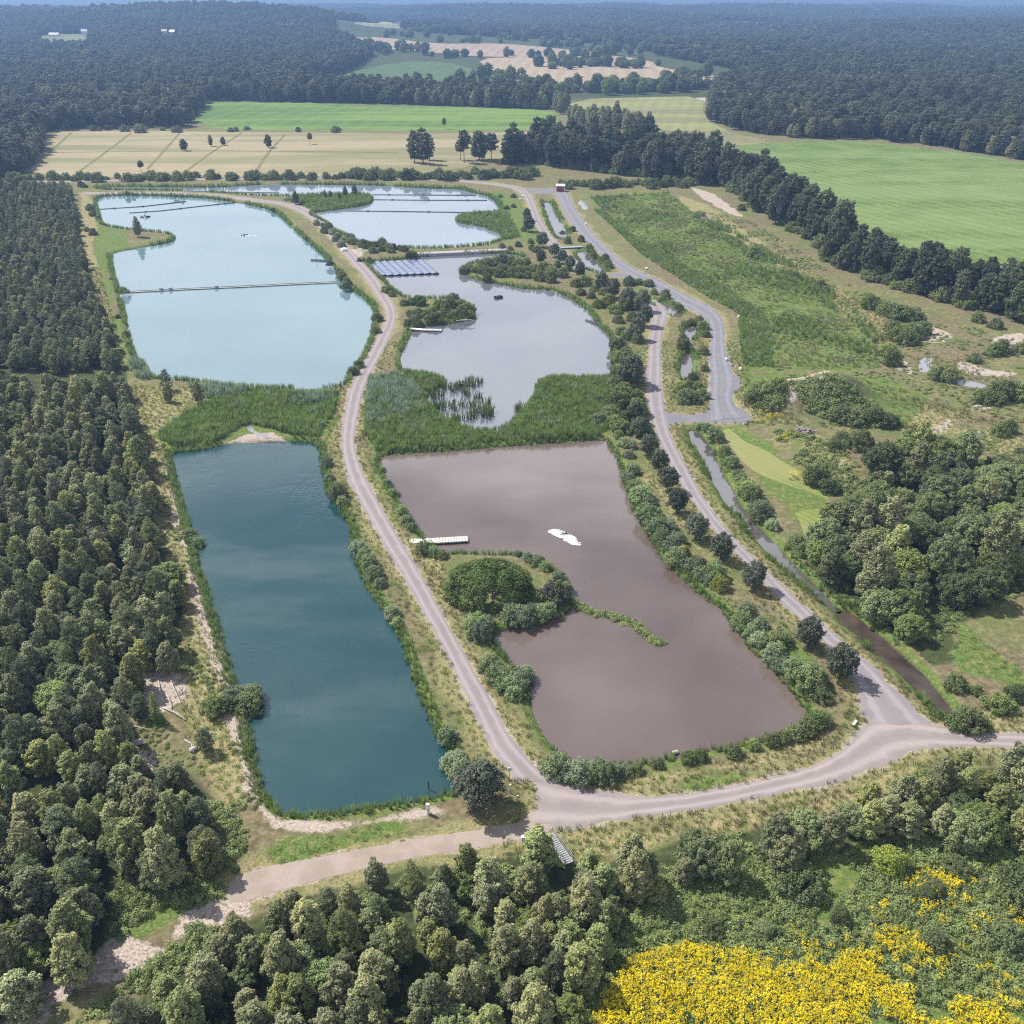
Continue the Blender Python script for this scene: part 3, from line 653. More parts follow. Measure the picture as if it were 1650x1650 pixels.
def trunk_mesh(name, h, r, mat, limbs=5, lean=.25, lz=(.3, .8), lr=1.4):
    b = MB(); pts = []
    ax, ay = random.uniform(-lean, lean), random.uniform(-lean, lean)
    for i in range(5):
        t_ = i/4; pts.append((ax*t_*t_+.04*random.uniform(-1, 1)*t_, ay*t_*t_, -.15+h*t_))
    b.tube(pts, [r*(1.25-1.05*i/4) for i in range(5)], 6)
    for k in range(limbs):
        t_ = random.uniform(*lz); a = random.uniform(0, 6.28); z0 = h*t_; L = lr*random.uniform(.6, 1.1)*(1.2-t_)
        p0 = (ax*t_*t_, ay*t_*t_, z0)
        b.tube([p0, (p0[0]+math.cos(a)*L*.5, p0[1]+math.sin(a)*L*.5, z0+L*.45), (p0[0]+math.cos(a)*L, p0[1]+math.sin(a)*L, z0+L*.7)], [r*.42, r*.28, r*.1], 4, False)
    me = bpy.data.meshes.new(name); me.from_pydata(b.v, [], b.f); me.update(); me.materials.append(mat)
    return me
def profile_clumps(h0, h1, Rm, prof, nlev, rnd=.22, top=True, flat=.85):
    out_ = []
    off = random.uniform(0, 6.28)
    for i in range(nlev):
        t_ = (i+.4)/nlev; z = h0+(h1-h0)*t_; Rr = Rm*prof(t_)
        cr_ = max(.32*Rm*(1-.35*t_), .28*Rm*.9)
        rad = max(Rr-cr_*.7, 0)
        n = max(1, int(round(2*math.pi*rad/(cr_*1.35)))) if rad > .15*Rm else 1
        for k in range(n):
            a = off+i*1.1+2*math.pi*k/n+random.uniform(-.35, .35); rr_ = rad*random.uniform(1-rnd, 1+rnd)
            c = cr_*random.uniform(.75, 1.25)
            out_.append((math.cos(a)*rr_, math.sin(a)*rr_, z+random.uniform(-.25, .25)*cr_, c, c, c*flat*random.uniform(.85, 1.2)))
    if top: out_.append((random.uniform(-.15, .15)*Rm, random.uniform(-.15, .15)*Rm, h1-.18*Rm, .34*Rm, .34*Rm, .36*Rm))
    return out_
def ragged(cl, Rm):
    """smaller side sprays that break the outline"""
    out_ = []
    for (x, y, z, a, b, c) in cl:
        out_.append((x, y, z, a*.9, b*.9, c*.9))
        for _ in range(2):
            d = sphere_pts(1)[0]; d[2] = abs(d[2])*.9; k = random.uniform(.32, .5)
            out_.append((x+d[0]*a*.95, y+d[1]*b*.95, z+d[2]*c*.95, a*k, b*k, c*k*1.2))
    return out_
PROTO = {}
def proto(kind, i, crown, trunk): PROTO.setdefault(kind, []).append((crown, trunk))
egg = lambda t_: (math.sin(math.pi*(.16+.74*t_))**.6)*(1.1-.5*t_)
rnd_ = lambda t_: math.sin(math.pi*(.15+.8*t_))**.55
cone = lambda t_: (1-t_)**.85+.06
for i in range(7):    # birch: upright egg-shaped crown
    h, r_ = random.uniform(8.4, 10.2), random.uniform(1.75, 2.2)
    proto('birch', i, crown_from_clumps('birch_crown', ragged(profile_clumps(1.0, h-.5, r_, egg, 8, .34, True, 1.1), r_), 330, .29, M['birch'], .3), trunk_mesh('birch_trunk', h*.85, .13, M['birchbark']))
for i in range(6):    # young pine: bushy, rounded, tufted
    h, r_ = random.uniform(7.0, 9.0), random.uniform(1.7, 2.3)
    cl = profile_clumps(1.3, h-.4, r_, lambda t_: (math.sin(math.pi*(.2+.72*t_))**.6)*(1.05-.3*t_), 7, .4, True, .7)
    proto('pine', i, crown_from_clumps('pine_crown', ragged(cl, r_), 330, .29, M['pine'], .55, .9, aspect=.45), trunk_mesh('pine_trunk', h*.9, .14, M['pinebark'], 6))
for i in range(4):    # spruce: tiers on a cone
    h, r_ = random.uniform(8, 10), random.uniform(1.5, 1.9)
    cl = []
    for k in range(11):
        t_ = k/11; Rr = r_*((1-t_)**.9+.05); z = .5+(h-.6)*t_
        for q in range(max(3, int(8*(1-t_)))):
            a = k*.7+2*math.pi*q/max(3, int(8*(1-t_)))+random.uniform(-.2, .2)
            cl.append((math.cos(a)*Rr*.62, math.sin(a)*Rr*.62, z-.12*Rr, .42*Rr+.08, .42*Rr+.08, .3+.1*Rr))
    proto('spruce', i, crown_from_clumps('spruce_crown', cl, 330, .30, M['spruce'], .5, .8, aspect=.4), trunk_mesh('spruce_trunk', h*.95, .13, M['bark'], 0))
for i in range(6):    # broad round-headed sallow / alder
    h, r_ = random.uniform(6.8, 8.6), random.uniform(2.8, 3.5)
    proto('broad', i, crown_from_clumps('broadleaf_crown', ragged(profile_clumps(.7, h-.6, r_, rnd_, 7, .34, True, .95), r_), 230, .33, M['broad'], .4), trunk_mesh('broadleaf_trunk', h*.75, .2, M['bark'], 6, .4, (.15, .7), 2.4))
for i in range(4):    # roadside tree: small round head on a clear stem
    h, r_ = random.uniform(4.8, 5.6), random.uniform(1.65, 1.95)
    proto('alder', i, crown_from_clumps('roadside_crown', ragged(profile_clumps(1.1, h-.3, r_, rnd_, 6, .34, True, .95), r_), 330, .26, M['alder'], .35), trunk_mesh('roadside_trunk', h*.8, .1, M['bark'], 5))
for kind, mt in (('willow', 'willow'), ('bush', 'broad'), ('gold_bush', 'yellowshrub')):
    for i in range(5 if kind != 'gold_bush' else 2):  # dome-shaped shrubs, leafy to the ground
        h, r_ = random.uniform(2.4, 3.3), random.uniform(1.7, 2.2)
        cl = profile_clumps(.25, h-.4, r_, lambda t_: math.cos(t_*1.25)**.8, 4, .35, True, .95)
        proto(kind, i, crown_from_clumps(kind+'_crown', ragged(cl, r_), 320, .28, M[mt], .35, 1.0, aspect=.5), trunk_mesh('shrub_stem', h*.6, .07, M['bark'], 6, .3, (.05, .3), 1.6))
for i in range(8):    # tall old trees of the shelter belts: birches, aspens and pines
    h = random.uniform(15, 22); r_ = random.uniform(3.6, 5.2)
    if i % 2: cl = profile_clumps(h*.42, h-1, r_*.8, lambda t_: math.sin(math.pi*(.22+.7*t_))**.6, 7, .45, True, .8)
    else: cl = profile_clumps(h*.12, h-1, r_, rnd_, 8, .4, True, 1.0)
    proto('tall', i, crown_from_clumps('tall_crown', ragged(cl, r_), 75, .62, M['tall'], .35, .9), trunk_mesh('tall_trunk', h*.9, .26, M['pinebark' if i % 2 else 'bark'], 6, .5, (.3, .85), 3))

# ------------------------------------------------------------------ scattering helpers
def pts_in(poly_px, step, jit=.42, z=0.0, world=None):
    P = GP(poly_px, z) if world is None else np.asarray(world)
    x0, y0 = P.min(0); x1, y1 = P.max(0)
    gx_, gy_ = np.meshgrid(np.arange(x0, x1, step), np.arange(y0, y1, step*.88))
    gx_ = gx_+(np.arange(gx_.shape[0]) % 2)[:,None]*step*.5
    gx_ = gx_.ravel(); gy_ = gy_.ravel()
    gx_ = gx_+rng.uniform(-jit, jit, gx_.shape)*step; gy_ = gy_+rng.uniform(-jit, jit, gy_.shape)*step
    m_ = in_poly(P, gx_, gy_); return np.c_[gx_[m_], gy_[m_]]
def water_clear(P, d=.6):
    o = np.ones(len(P), bool)
    for W_ in list(pondW.values())+list(ditchW.values()):
        o &= sdist(W_, P[:,0], P[:,1], 8.0) > d
    return o
def road_clear(P, d=1.5):
    o = np.ones(len(P), bool)
    for W_ in roadPoly: o &= sdist(W_, P[:,0], P[:,1], 8.0) > d
    return o
def inframe(P, z=4.0, pad=25):
    a, b = to_px(P[:,0], P[:,1], z); return (a > -pad) & (a < 1650+pad) & (b > -40) & (b < 1650+pad) & (P[:,1] > 5)

gn_cache = {}
def gn_group(key, meshes):
    """node group: instance the prototype meshes on the points of a mesh (attributes rot, scl, pick)"""
    if key in gn_cache: return gn_cache[key]
    ng = bpy.data.node_groups.new('scatter_'+key, 'GeometryNodeTree')
    ng.interface.new_socket('Geometry', in_out='INPUT', socket_type='NodeSocketGeometry')
    ng.interface.new_socket('Geometry', in_out='OUTPUT', socket_type='NodeSocketGeometry')
    gi = ng.nodes.new('NodeGroupInput'); go_ = ng.nodes.new('NodeGroupOutput')
    jn = ng.nodes.new('GeometryNodeJoinGeometry'); ip = ng.nodes.new('GeometryNodeInstanceOnPoints')
    for ms in meshes:
        tj = ng.nodes.new('GeometryNodeJoinGeometry') if len(ms) > 1 else None
        last = None
        for m_ in ms:
            ob = bpy.data.objects.new('source_'+m_.name, m_)
            oi = ng.nodes.new('GeometryNodeObjectInfo'); oi.inputs['Object'].default_value = ob; oi.inputs['As Instance'].default_value = False
            if tj: ng.links.new(oi.outputs['Geometry'], tj.inputs[0])
            last = oi.outputs['Geometry']
        g2 = ng.nodes.new('GeometryNodeGeometryToInstance'); ng.links.new(tj.outputs[0] if tj else last, g2.inputs[0])
        ng.links.new(g2.outputs[0], jn.inputs[0])
    def attr(nm, ty):
        a = ng.nodes.new('GeometryNodeInputNamedAttribute'); a.data_type = ty; a.inputs['Name'].default_value = nm; return a.outputs[0]
    er = ng.nodes.new('FunctionNodeEulerToRotation'); ng.links.new(attr('rot', 'FLOAT_VECTOR'), er.inputs[0])
    ip.inputs['Pick Instance'].default_value = True
    ng.links.new(gi.outputs[0], ip.inputs['Points']); ng.links.new(jn.outputs[0], ip.inputs['Instance'])
    ng.links.new(attr('pick', 'INT'), ip.inputs['Instance Index']); ng.links.new(er.outputs[0], ip.inputs['Rotation'])
    ng.links.new(attr('scl', 'FLOAT_VECTOR'), ip.inputs['Scale']); ng.links.new(ip.outputs[0], go_.inputs[0])
    gn_cache[key] = ng; return ng
def scatter(name, label, cat, key, meshes, P, scl, z=None, tilt=.0, rot=None):
    """an uncountable mass of plants as ONE object"""
    if len(P) == 0: return None
    P = np.asarray(P); n = len(P)
    zz = ground_z(P[:,0], P[:,1]) if z is None else np.broadcast_to(z, (n,))
    me = bpy.data.meshes.new(name); me.vertices.add(n)
    me.vertices.foreach_set('co', np.c_[P, zz].astype(np.float32).ravel())
    scl = np.asarray(scl, float); scl = np.repeat(scl.reshape(-1, 1), 3, 1) if scl.ndim < 2 else scl
    scl = np.broadcast_to(scl, (n, 3))
    def at_(nm, ty, arr, f): a = me.attributes.new(nm, ty, 'POINT'); a.data.foreach_set(f, arr)
    at_('scl', 'FLOAT_VECTOR', np.ascontiguousarray(scl, np.float32).ravel(), 'vector')
    rz_ = rng.uniform(0, 6.28, n) if rot is None else rot
    at_('rot', 'FLOAT_VECTOR', np.c_[rng.normal(0, tilt, n), rng.normal(0, tilt, n), rz_].astype(np.float32).ravel(), 'vector')
    at_('pick', 'INT', rng.integers(0, len(meshes), n).astype(np.int32), 'value')
    o = link(name, me); md = o.modifiers.new('scatter', 'NODES'); md.node_group = gn_group(key, meshes)
    tag(o, label, cat, kind='stuff'); return o

TINT = [('dark green', (.78, .82, .80)), ('grey-green', (1.0, 1.0, 1.04)), ('fresh green', (.98, 1.08, .85)), ('yellowish green', (1.02, 1.04, .76)), ('pale green', (1.15, 1.15, 1.12))]
def plant(kind, name, x, y, s, label, cat, group=None, z=None, rz=None, tint=None, sz=1.0, pi=None):
    pr = PROTO[kind]; cr_, tk = pr[random.randrange(len(pr)) if pi is None else pi % len(pr)]
    if z is None: z = float(ground_z(x, y)[0])
    e = empty(name, (x, y, z), random.uniform(0, 6.28) if rz is None else rz); e.scale = (s, s, s*sz)
    a = link('trunk', tk, e); b = link('crown', cr_, e)
    if tint is not None: b.color = (*tint, 1)
    tag(e, label, cat, group); return e
CATN = {'birch': 'birch_tree', 'pine': 'pine_tree', 'spruce': 'spruce_tree', 'broad': 'sallow_tree', 'tall': 'tall_tree', 'willow': 'willow_shrub', 'bush': 'bush', 'alder': 'roadside_tree', 'gold_bush': 'yellow_bush'}
POOL = {}      # kind -> list of (x, y, scale, zscale, stand phrase)
def pool(kind, P, smin, smax, stand, sz=(.72, 1.05)):
    for x, y in P:
        POOL.setdefault(kind, []).append((x, y, random.uniform(smin, smax), random.uniform(*sz), stand))
def pool_mix(P, mix, smin, smax, stand, cuts=()):
    if cuts and len(P):
        py_ = to_px(P[:,0], P[:,1])[1]; e_ = [-1e9]+[c for c, _ in cuts[:-1]]+[1e9]
        for i, (_, w_) in enumerate(cuts): pool_mix(P[(py_ > e_[i]) & (py_ <= e_[i+1])], mix, smin, smax, w_+' '+stand)
        return
    ks = list(mix); pr = np.array([mix[k] for k in ks], float); pr /= pr.sum()
    ch = rng.choice(len(ks), len(P), p=pr)
    for i, k in enumerate(ks): pool(k, P[ch == i], smin*(.8 if k == 'broad' else 1), smax*(.8 if k == 'broad' else 1), stand)

# --- the woods
def tpoly(poly, h=4.0): return [tuple(q) for q in poly], h
P = pts_in(FOREST_L, 3.3, .42, 2.5); P = P[water_clear(P, 2.0)]
px_, py_ = to_px(P[:,0], P[:,1])
ride = np.abs(py_-(616+px_*.012)) < 15         # the ride that cuts the left wood
P = P[~ride]; px_, py_ = to_px(P[:,0], P[:,1])
farp = py_ < 606; low = py_ > 1395
keep_w = (rng.uniform(size=len(P)) > .04) & (wob(P[:,0], P[:,1], 7, 2.)+.6*wob(P[:,0], P[:,1], 3, 5.) > -1.05)
pool_mix(P[farp & keep_w], {'pine': .72, 'birch': .28}, .62, .9, 'the pine wood by the blue pond', ((400, 'at the far end of'), (500, 'in the middle of'), (0, 'at the near end of')))
pool_mix(P[~farp & ~low & keep_w], {'birch': .62, 'pine': .30, 'broad': .05, 'spruce': .03}, .62, .98, 'the wood left of the teal pond', ((700, 'at the top of'), (800, 'in the upper part of'), (920, 'near the middle of'), (1040, 'past the middle of'), (1180, 'in the lower part of'), (0, 'at the lower end of')))
pool_mix(P[low & keep_w], {'birch': .7, 'pine': .12, 'broad': .18}, .65, .98, 'in the wood at the lower left corner')
P = pts_in(FOREST_B, 3.05, .45, 2.4); P = P[road_clear(P, 2.0)]; P = P[wob(P[:,0], P[:,1], 6, 1.)+.5*wob(P[:,0], P[:,1], 2.7, 5.) > -.8]
px_, py_ = to_px(P[:,0], P[:,1], 6.0); P = P[~((px_ > 876) & (px_ < 934) & (py_ > 1325) & (py_ < 1398))]
px_, py_ = to_px(P[:,0], P[:,1])
r_ = px_ > 1240
pool_mix(P[~r_], {'birch': .82, 'broad': .13, 'pine': .05}, .5, .88, 'the birch wood below the dirt track', ((1450, 'at the upper edge of'), (1530, 'within'), (1600, 'in the lower part of'), (0, 'at the bottom edge of')))
pool_mix(P[r_ & (rng.uniform(size=len(P)) < .97)], {'birch': .6, 'broad': .4}, .52, .88, 'in the belt of trees below the road junction')
P = pts_in(WOOD_R, 4.9, .48, 1.5); P = P[sdist(GP(GREEN[1]), P[:,0], P[:,1], 8.0) > 3.5]; P = P[water_clear(P, 1.5)]; P = P[road_clear(P, 3.0)]
pool_mix(P, {'broad': .9, 'birch': .1}, .7, 1.3, 'the sallow wood right of the ditch', ((790, 'at the top of'), (860, 'in the upper part of'), (940, 'in the middle of'), (0, 'in the lower part of')))
# scattered bushes in the weedy clearing, lower right
CLEAR = [(1030,1430),(1200,1400),(1400,1365),(1650,1350),(1750,1350),(1750,1600),(1650,1600),(1480,1570),(1350,1530),(1250,1530),(1120,1510),(1050,1490)]
P = pts_in(CLEAR, 5.6, .45); pool('bush', P[rng.uniform(size=len(P)) < .75], .55, 1.15, 'in the weedy clearing above the yellow flowers')
# --- shelter belts and far woods
BELT = [[(805,268),(840,262),(900,270),(1000,282),(1060,290),(1140,300),(1150,290),(1130,268),(1060,256),(960,246),(900,240),(850,245)],
        [(1130,280),(1160,292),(1215,340),(1300,392),(1350,415),(1372,408),(1330,372),(1280,345),(1235,318),(1190,290)],
        [(1318,412),(1350,432),(1450,468),(1560,500),(1650,520),(1900,560),(1900,520),(1660,490),(1560,468),(1480,448),(1400,420),(1345,398)]]
st = ['in the dark belt behind the red hut', 'in the belt beside the big green field', 'in the row below the big green field']
for i, pl in enumerate(BELT):
    P = pts_in(pl, (6.0, 5.4, 4.8)[i], .48); px_, _ = to_px(P[:,0], P[:,1]); q_ = np.quantile(px_, (0, .2, .4, .6, .8, 1)); q_[-1] += 1
    for k_, w_ in enumerate(('at the left end', 'left of the middle', 'at the middle', 'right of the middle', 'at the right end')):
        pool('tall', P[(px_ >= q_[k_]) & (px_ < q_[k_+1])], (.5, .5, .4)[i], (1.05, .98, .78)[i], w_+' of'+st[i][2:], (.85, 1.15))
    P = pts_in(pl, 4.0, .4); pool('bush', P[rng.uniform(size=len(P)) < .5], 1.1, 1.9, st[i])
for (px, py, s_, pi) in ((668,262,.9,0),(682,264,.95,2),(692,258,.7,4),(748,262,.85,1),(742,258,.6,3),(772,258,1.05,1),(780,256,.9,3),(792,262,.85,1),(820,266,.95,3),(835,262,1.0,1)):
    x, y = G(px, py); POOL.setdefault('tall', []).append((x, y, s_, 1.0, 'on the rough ground between stubble field and ponds'))
for (px, py, s_) in ((297,243,.45),(340,236,.36),(360,234,.33),(433,238,.42),(500,232,.36),(228,278,.42),(716,208,.36)):
    x, y = G(px, py); POOL.setdefault('tall', []).append((x, y, s_, 1.0, 'standing alone in the stubble field'))
FARW = [[(1140,195),(1200,214),(1300,224),(1400,224),(1500,235),(1650,258),(1950,300),(1950,105),(1450,100),(1300,92),(1190,120),(1150,160)],
        [(-500,330),(-100,300),(0,288),(35,282),(62,262),(75,240),(76,222),(60,212),(120,208),(210,206),(300,206),(318,188),(335,163),(500,165),(505,140),(560,118),(600,98),(540,75),(540,60),(-500,60)],
        [(500,150),(560,150),(700,152),(800,158),(880,166),(890,176),(860,176),(760,172),(640,168),(500,165)],
        [(-600,66),(540,58),(700,66),(900,72),(1040,82),(1060,98),(1160,112),(1200,118),(1320,92),(1500,97),(2300,100),(2300,18),(-600,18)],
        [(890,178),(905,168),(925,172),(960,188),(1000,196),(1060,206),(1020,212),(940,205)]]
far = []
for i, pl in enumerate(FARW):
    stp = (6.2, 6.6, 5.5, 11.0, 6.0)[i]
    W_ = GP([(a, max(b, 24)) for a, b in pl]); P = pts_in(None, stp, .42, world=W_); far.append(np.c_[P, np.full(len(P), i)])
far = np.concatenate(far)
ok = np.ones(len(far), bool)
for O in OPENW: ok &= ~in_poly(O, far[:,0], far[:,1])
far = far[ok]; far = far[inframe(far[:,:2], 8, 260)]
# thinner, lighter stand inside the right-hand wood, behind its dark front
# groups and single trees out on the far pasture
EXTRA = [(555,92,16),(580,88,20),(600,92,10),(625,96,8),(640,92,8),(760,98,10),(735,82,6),(900,100,8),(930,112,22),(1000,112,12),(975,97,10),(1060,145,9),(990,148,16),(1010,146,14),(830,140,16),(810,128,7),(850,70,16),(820,76,10),(700,66,18),(670,74,10),(910,82,14),(1010,88,12),(945,148,8),(1130,140,14),(1120,128,8),(870,150,12)]
ex = []
for px, py, n in EXTRA:
    x, y = G(px, py); d = y*.012+3
    ex.append(np.c_[x+rng.normal(0, d*1.5, n), y+rng.normal(0, d, n)])
ex = np.concatenate(ex)
P = far[:,:2]; dist = P[:,1]
s_far = np.where(far[:,2] == 3, rng.uniform(.62, .95, len(far))*1.05, rng.uniform(.58, .95, len(far)))
lateral = np.where(far[:,2] == 3, 1.75, 1.15)
front = (far[:,2] == 0) | (dist < 760)
for x, y in ex: POOL.setdefault('broad', []).append((x, y, random.uniform(1.0, 1.9), random.uniform(.8, 1.3), 'on the distant fields'))
# --- split every pool into individuals (largest in view) and the mass
CAP = {'birch': 290, 'pine': 290, 'broad': 290, 'tall': 290, 'bush': 290, 'spruce': 290, 'willow': 290}
NICE = {'birch': 'birch', 'pine': 'pine', 'broad': 'sallow', 'tall': 'tree', 'bush': 'bush', 'spruce': 'spruce', 'willow': 'willow shrub'}
# ------------------------------------------------------------------ reeds, weeds, grasses
def blade_mesh(name, n, h, wd, spread, lean, mat, plume=None):
    V = []; T = []
    for i in range(n):
        a = random.uniform(0, 6.28); r_ = spread*math.sqrt(random.random()); x, y = r_*math.cos(a), r_*math.sin(a)
        hh = h*random.uniform(.65, 1.1); la = a+random.uniform(-.8, .8); L = lean*random.uniform(.2, 1)*hh
        b = random.uniform(0, 3.14); wx, wy = math.cos(b)*wd*.5, math.sin(b)*wd*.5
        tx, ty = x+math.cos(la)*L, y+math.sin(la)*L; mx_, my_ = x+math.cos(la)*L*.3, y+math.sin(la)*L*.3
        V += [(x-wx, y-wy, -.1), (x+wx, y+wy, -.1), (mx_+wx, my_+wy, hh*.6), (mx_-wx, my_-wy, hh*.6)]
        V += [(mx_-wx, my_-wy, hh*.6), (mx_+wx, my_+wy, hh*.6), (tx+wx*.25, ty+wy*.25, hh), (tx-wx*.25, ty-wy*.25, hh)]
        v = random.random(); T += [v*.8, min(1, v*.8+.25)]
    F = np.arange(len(V)).reshape(-1, 4); me = mesh_np(name, V, F, [mat])
    a = me.attributes.new('leafv', 'FLOAT', 'FACE'); a.data.foreach_set('value', np.array(T, np.float32))
    return me
def weed_mesh(name, h, r_, n, leaf, mat):
    d = sphere_pts(n); d[:,2] = np.abs(d[:,2]); rr_ = rng.uniform(.5, 1.0, (n, 1))
    C = d*rr_*np.array([r_, r_, h]); return leaf_mesh(name, C, d+rng.normal(size=d.shape)*.5+np.array([0, 0, .6]), leaf*rng.uniform(.6, 1.4, n), mat, rng.uniform(0, 1, n), .6)
reed_m = [[blade_mesh('reed', 26, 1.9, .075, .42, .22, M['reed'])] for i in range(4)]
pale_m = [[blade_mesh('pale_reed', 26, 2.0, .085, .42, .28, M['reedpale'])] for i in range(3)]
straw_m = [[blade_mesh('straw', 18, .55, .05, .3, .6, M['straw'])] for i in range(4)]
grass_m = [[blade_mesh('grass', 18, .42, .05, .3, .6, M['grass'])] for i in range(3)]
weed_m = [[weed_mesh('weed', .75, .6, 90, .26, M['herb'])] for i in range(4)]
def gold_mesh():
    n1 = 46
    d = sphere_pts(n1); d[:,2] = np.abs(d[:,2]); C1 = d*rng.uniform(.4, 1, (n1, 1))*np.array([.45, .45, .8])
    C2 = []; N2 = []
    for k in range(11):     # arching flower plumes
        a, r_ = random.uniform(0, 6.28), .42*math.sqrt(random.random()); hz = random.uniform(.78, 1.12); pa = random.uniform(0, 6.28)
        for q in range(11):
            u = q/10; C2.append((math.cos(a)*r_+math.cos(pa)*.14*u+random.gauss(0, .035), math.sin(a)*r_+math.sin(pa)*.14*u+random.gauss(0, .035), hz-.16*u*u+random.gauss(0, .03))); N2.append((random.gauss(0, .6), random.gauss(0, .6), 1))
    C2 = np.array(C2); N2 = np.array(N2); C = np.r_[C1, C2]
    return leaf_mesh('goldenrod', C, np.r_[d+rng.normal(size=d.shape)*.5, N2], np.r_[rng.uniform(.1, .2, n1), rng.uniform(.045, .1, len(C2))], M['herb'], rng.uniform(0, 1, len(C)), .8, M['gold'], np.r_[np.zeros(n1), np.ones(len(C2))])
gold_m = [[gold_mesh()] for i in range(4)]
def nz(P, s, seed=0.0): return wob(P[:,0], P[:,1], s, seed)
def shore_z(P):
    d = np.full(len(P), 8.0)
    for W_ in list(pondW.values())+list(ditchW.values()): d = np.minimum(d, sdist(W_, P[:,0], P[:,1], 8.0))
    return np.clip(WZ+d*.5, WZ-.25, 0)
REEDBED = [
 ('reedbed_left', 'bright green reed bed between the teal pond and the milky blue pond', [(252,704),(300,672),(350,648),(400,632),(440,630),(470,640),(545,636),(538,670),(514,708),(468,706),(440,696),(408,688),(392,690),(372,703),(352,716),(280,724)], 'reed', 1.0, .62),
 ('reedbed_mid', 'dark green reed bed between the brown pond and the lilac pond', [(590,650),(615,615),(645,604),(690,607),(720,617),(690,637),(684,645),(702,664),(715,680),(755,698),(800,701),(830,688),(850,662),(868,634),(866,618),(895,612),(975,613),(992,640),(985,690),(965,707),(800,717),(700,725),(606,732),(590,705)], 'reed', 1.0, .62),
 ('reed_band', 'dark green reed band along the lane on the far right', [(955,340),(985,366),(1030,410),(1120,470),(1188,508),(1195,592),(1246,596),(1243,530),(1225,505),(1150,455),(1045,402),(998,365),(970,340)], 'reed', .75, .75),
 ('reed_spit_east', 'deep green reed spit on the right shore of the uppermost pond', [(737,354),(760,347),(800,345),(818,346),(838,384),(812,389),(809,377),(789,370),(770,362),(742,360)], 'reed', 1.1, .9),
 ('reed_spit_west', 'reedy green spit reaching into the uppermost pond from the left road', [(455,325),(480,318),(571,315),(597,317),(601,324),(585,331),(542,337),(505,342),(480,330)], 'reed', .9, .9),
]
for nm, lb, pl, kd, s_, stp in REEDBED:
    P = pts_in(pl, stp, .5, WZ); zz = np.maximum(shore_z(P), WZ)
    s3 = s_*rng.uniform(.55, 1.2, len(P))*(1+.22*nz(P, 4)+.15*nz(P, 1.5, 2.))
    q_ = nz(P, 2.2, 3.)+.7*nz(P, 6, 1.)+.5*rng.normal(size=len(P)); keep_ = q_ > -1.25; alt_ = q_ > 1.15
    s3 = s3*.82
    scatter('reeds', lb, 'reeds', 'reed', reed_m, P[keep_ & ~alt_], np.c_[s3, s3, s3*rng.uniform(.7, 1.1, len(P))][keep_ & ~alt_], zz[keep_ & ~alt_])
    scatter('reeds', 'pale stems among the '+lb, 'reeds', 'pale', pale_m, P[alt_], s3[alt_]*.9, zz[alt_])
PALE = [('pale grey-green reed patch beside the winding road', [(594,612),(640,606),(668,622),(682,648),(650,672),(615,690),(596,692),(590,660)]),
        ('pale reed fringe below the milky blue pond', [(300,622),(380,628),(420,634),(380,640),(330,642)]),
        ('pale willowy reeds on the right of the lower reed bed', [(480,640),(540,634),(538,650),(490,655)]),
        ('pale reeds at the left corner of the milky blue pond', [(212,575),(232,590),(243,612),(225,612),(210,600)])]
for lb, pl in PALE:
    P = pts_in(pl, .85, .5); P = P[nz(P, 2.3, 3.)+.6*nz(P, 5, 1.)+.4*rng.normal(size=len(P)) > -.55]; scatter('pale_reeds', lb, 'reeds', 'pale', pale_m, P, rng.uniform(.5, 1.2, len(P)), np.maximum(shore_z(P), WZ))
# fringe of reeds round the shores
FR = {'A': (1.25, .55, 'narrow green reed fringe round the teal pond', .62), 'B': (.8, .55, 'green reed fringe round the brown pond', .66), 'C': (1.2, .75, 'reed fringe round the milky blue pond', .8), 'D': (1.6, .8, 'dark reed fringe round the uppermost pond', .9), 'E': (1.1, .7, 'dark reed fringe round the lilac pond', .8)}
for k, (wd, s_, lb, stp) in FR.items():
    W_ = pondW[k]; P = pts_in(None, stp, .5, world=grow(W_, 3.0)); d = sdist(W_, P[:,0], P[:,1], 8.0)
    n_ = nz(P, 7, 2.)
    thr = {'A': -.9, 'B': -.8, 'C': -.5, 'D': -.8, 'E': -.6}[k]
    if k == 'A':
        px_, py_ = to_px(P[:,0], P[:,1], WZ); south = (py_ > 1270) & (px_ < 620)
        n_ = np.where(south, nz(P, 3, 5.)-.35, n_)
        n_ = np.where((py_ < 740) & (px_ > 345) & (px_ < 470), -2, n_)
    m_ = (d > -.45) & (d < wd) & (n_ > thr)
    P = P[m_]; scatter('reeds', lb, 'reeds', 'reed', reed_m, P, s_*rng.uniform(.6, 1.15, len(P)), np.maximum(shore_z(P), WZ-.1))
P = np.concatenate([pts_in(None, .9, .5, world=grow(W_, 2.2)) for W_ in ditchW.values()]); d = np.full(len(P), 8.0)
for W_ in ditchW.values(): d = np.minimum(d, sdist(W_, P[:,0], P[:,1], 8.0))
m_ = (d > .1) & (d < 2.0) & (nz(P, 4, 3.) > -.2); P = P[m_]
scatter('ditch_reeds', 'green and dry growth along the ditches', 'reeds', 'reed', reed_m, P, rng.uniform(.35, .75, len(P)), shore_z(P))
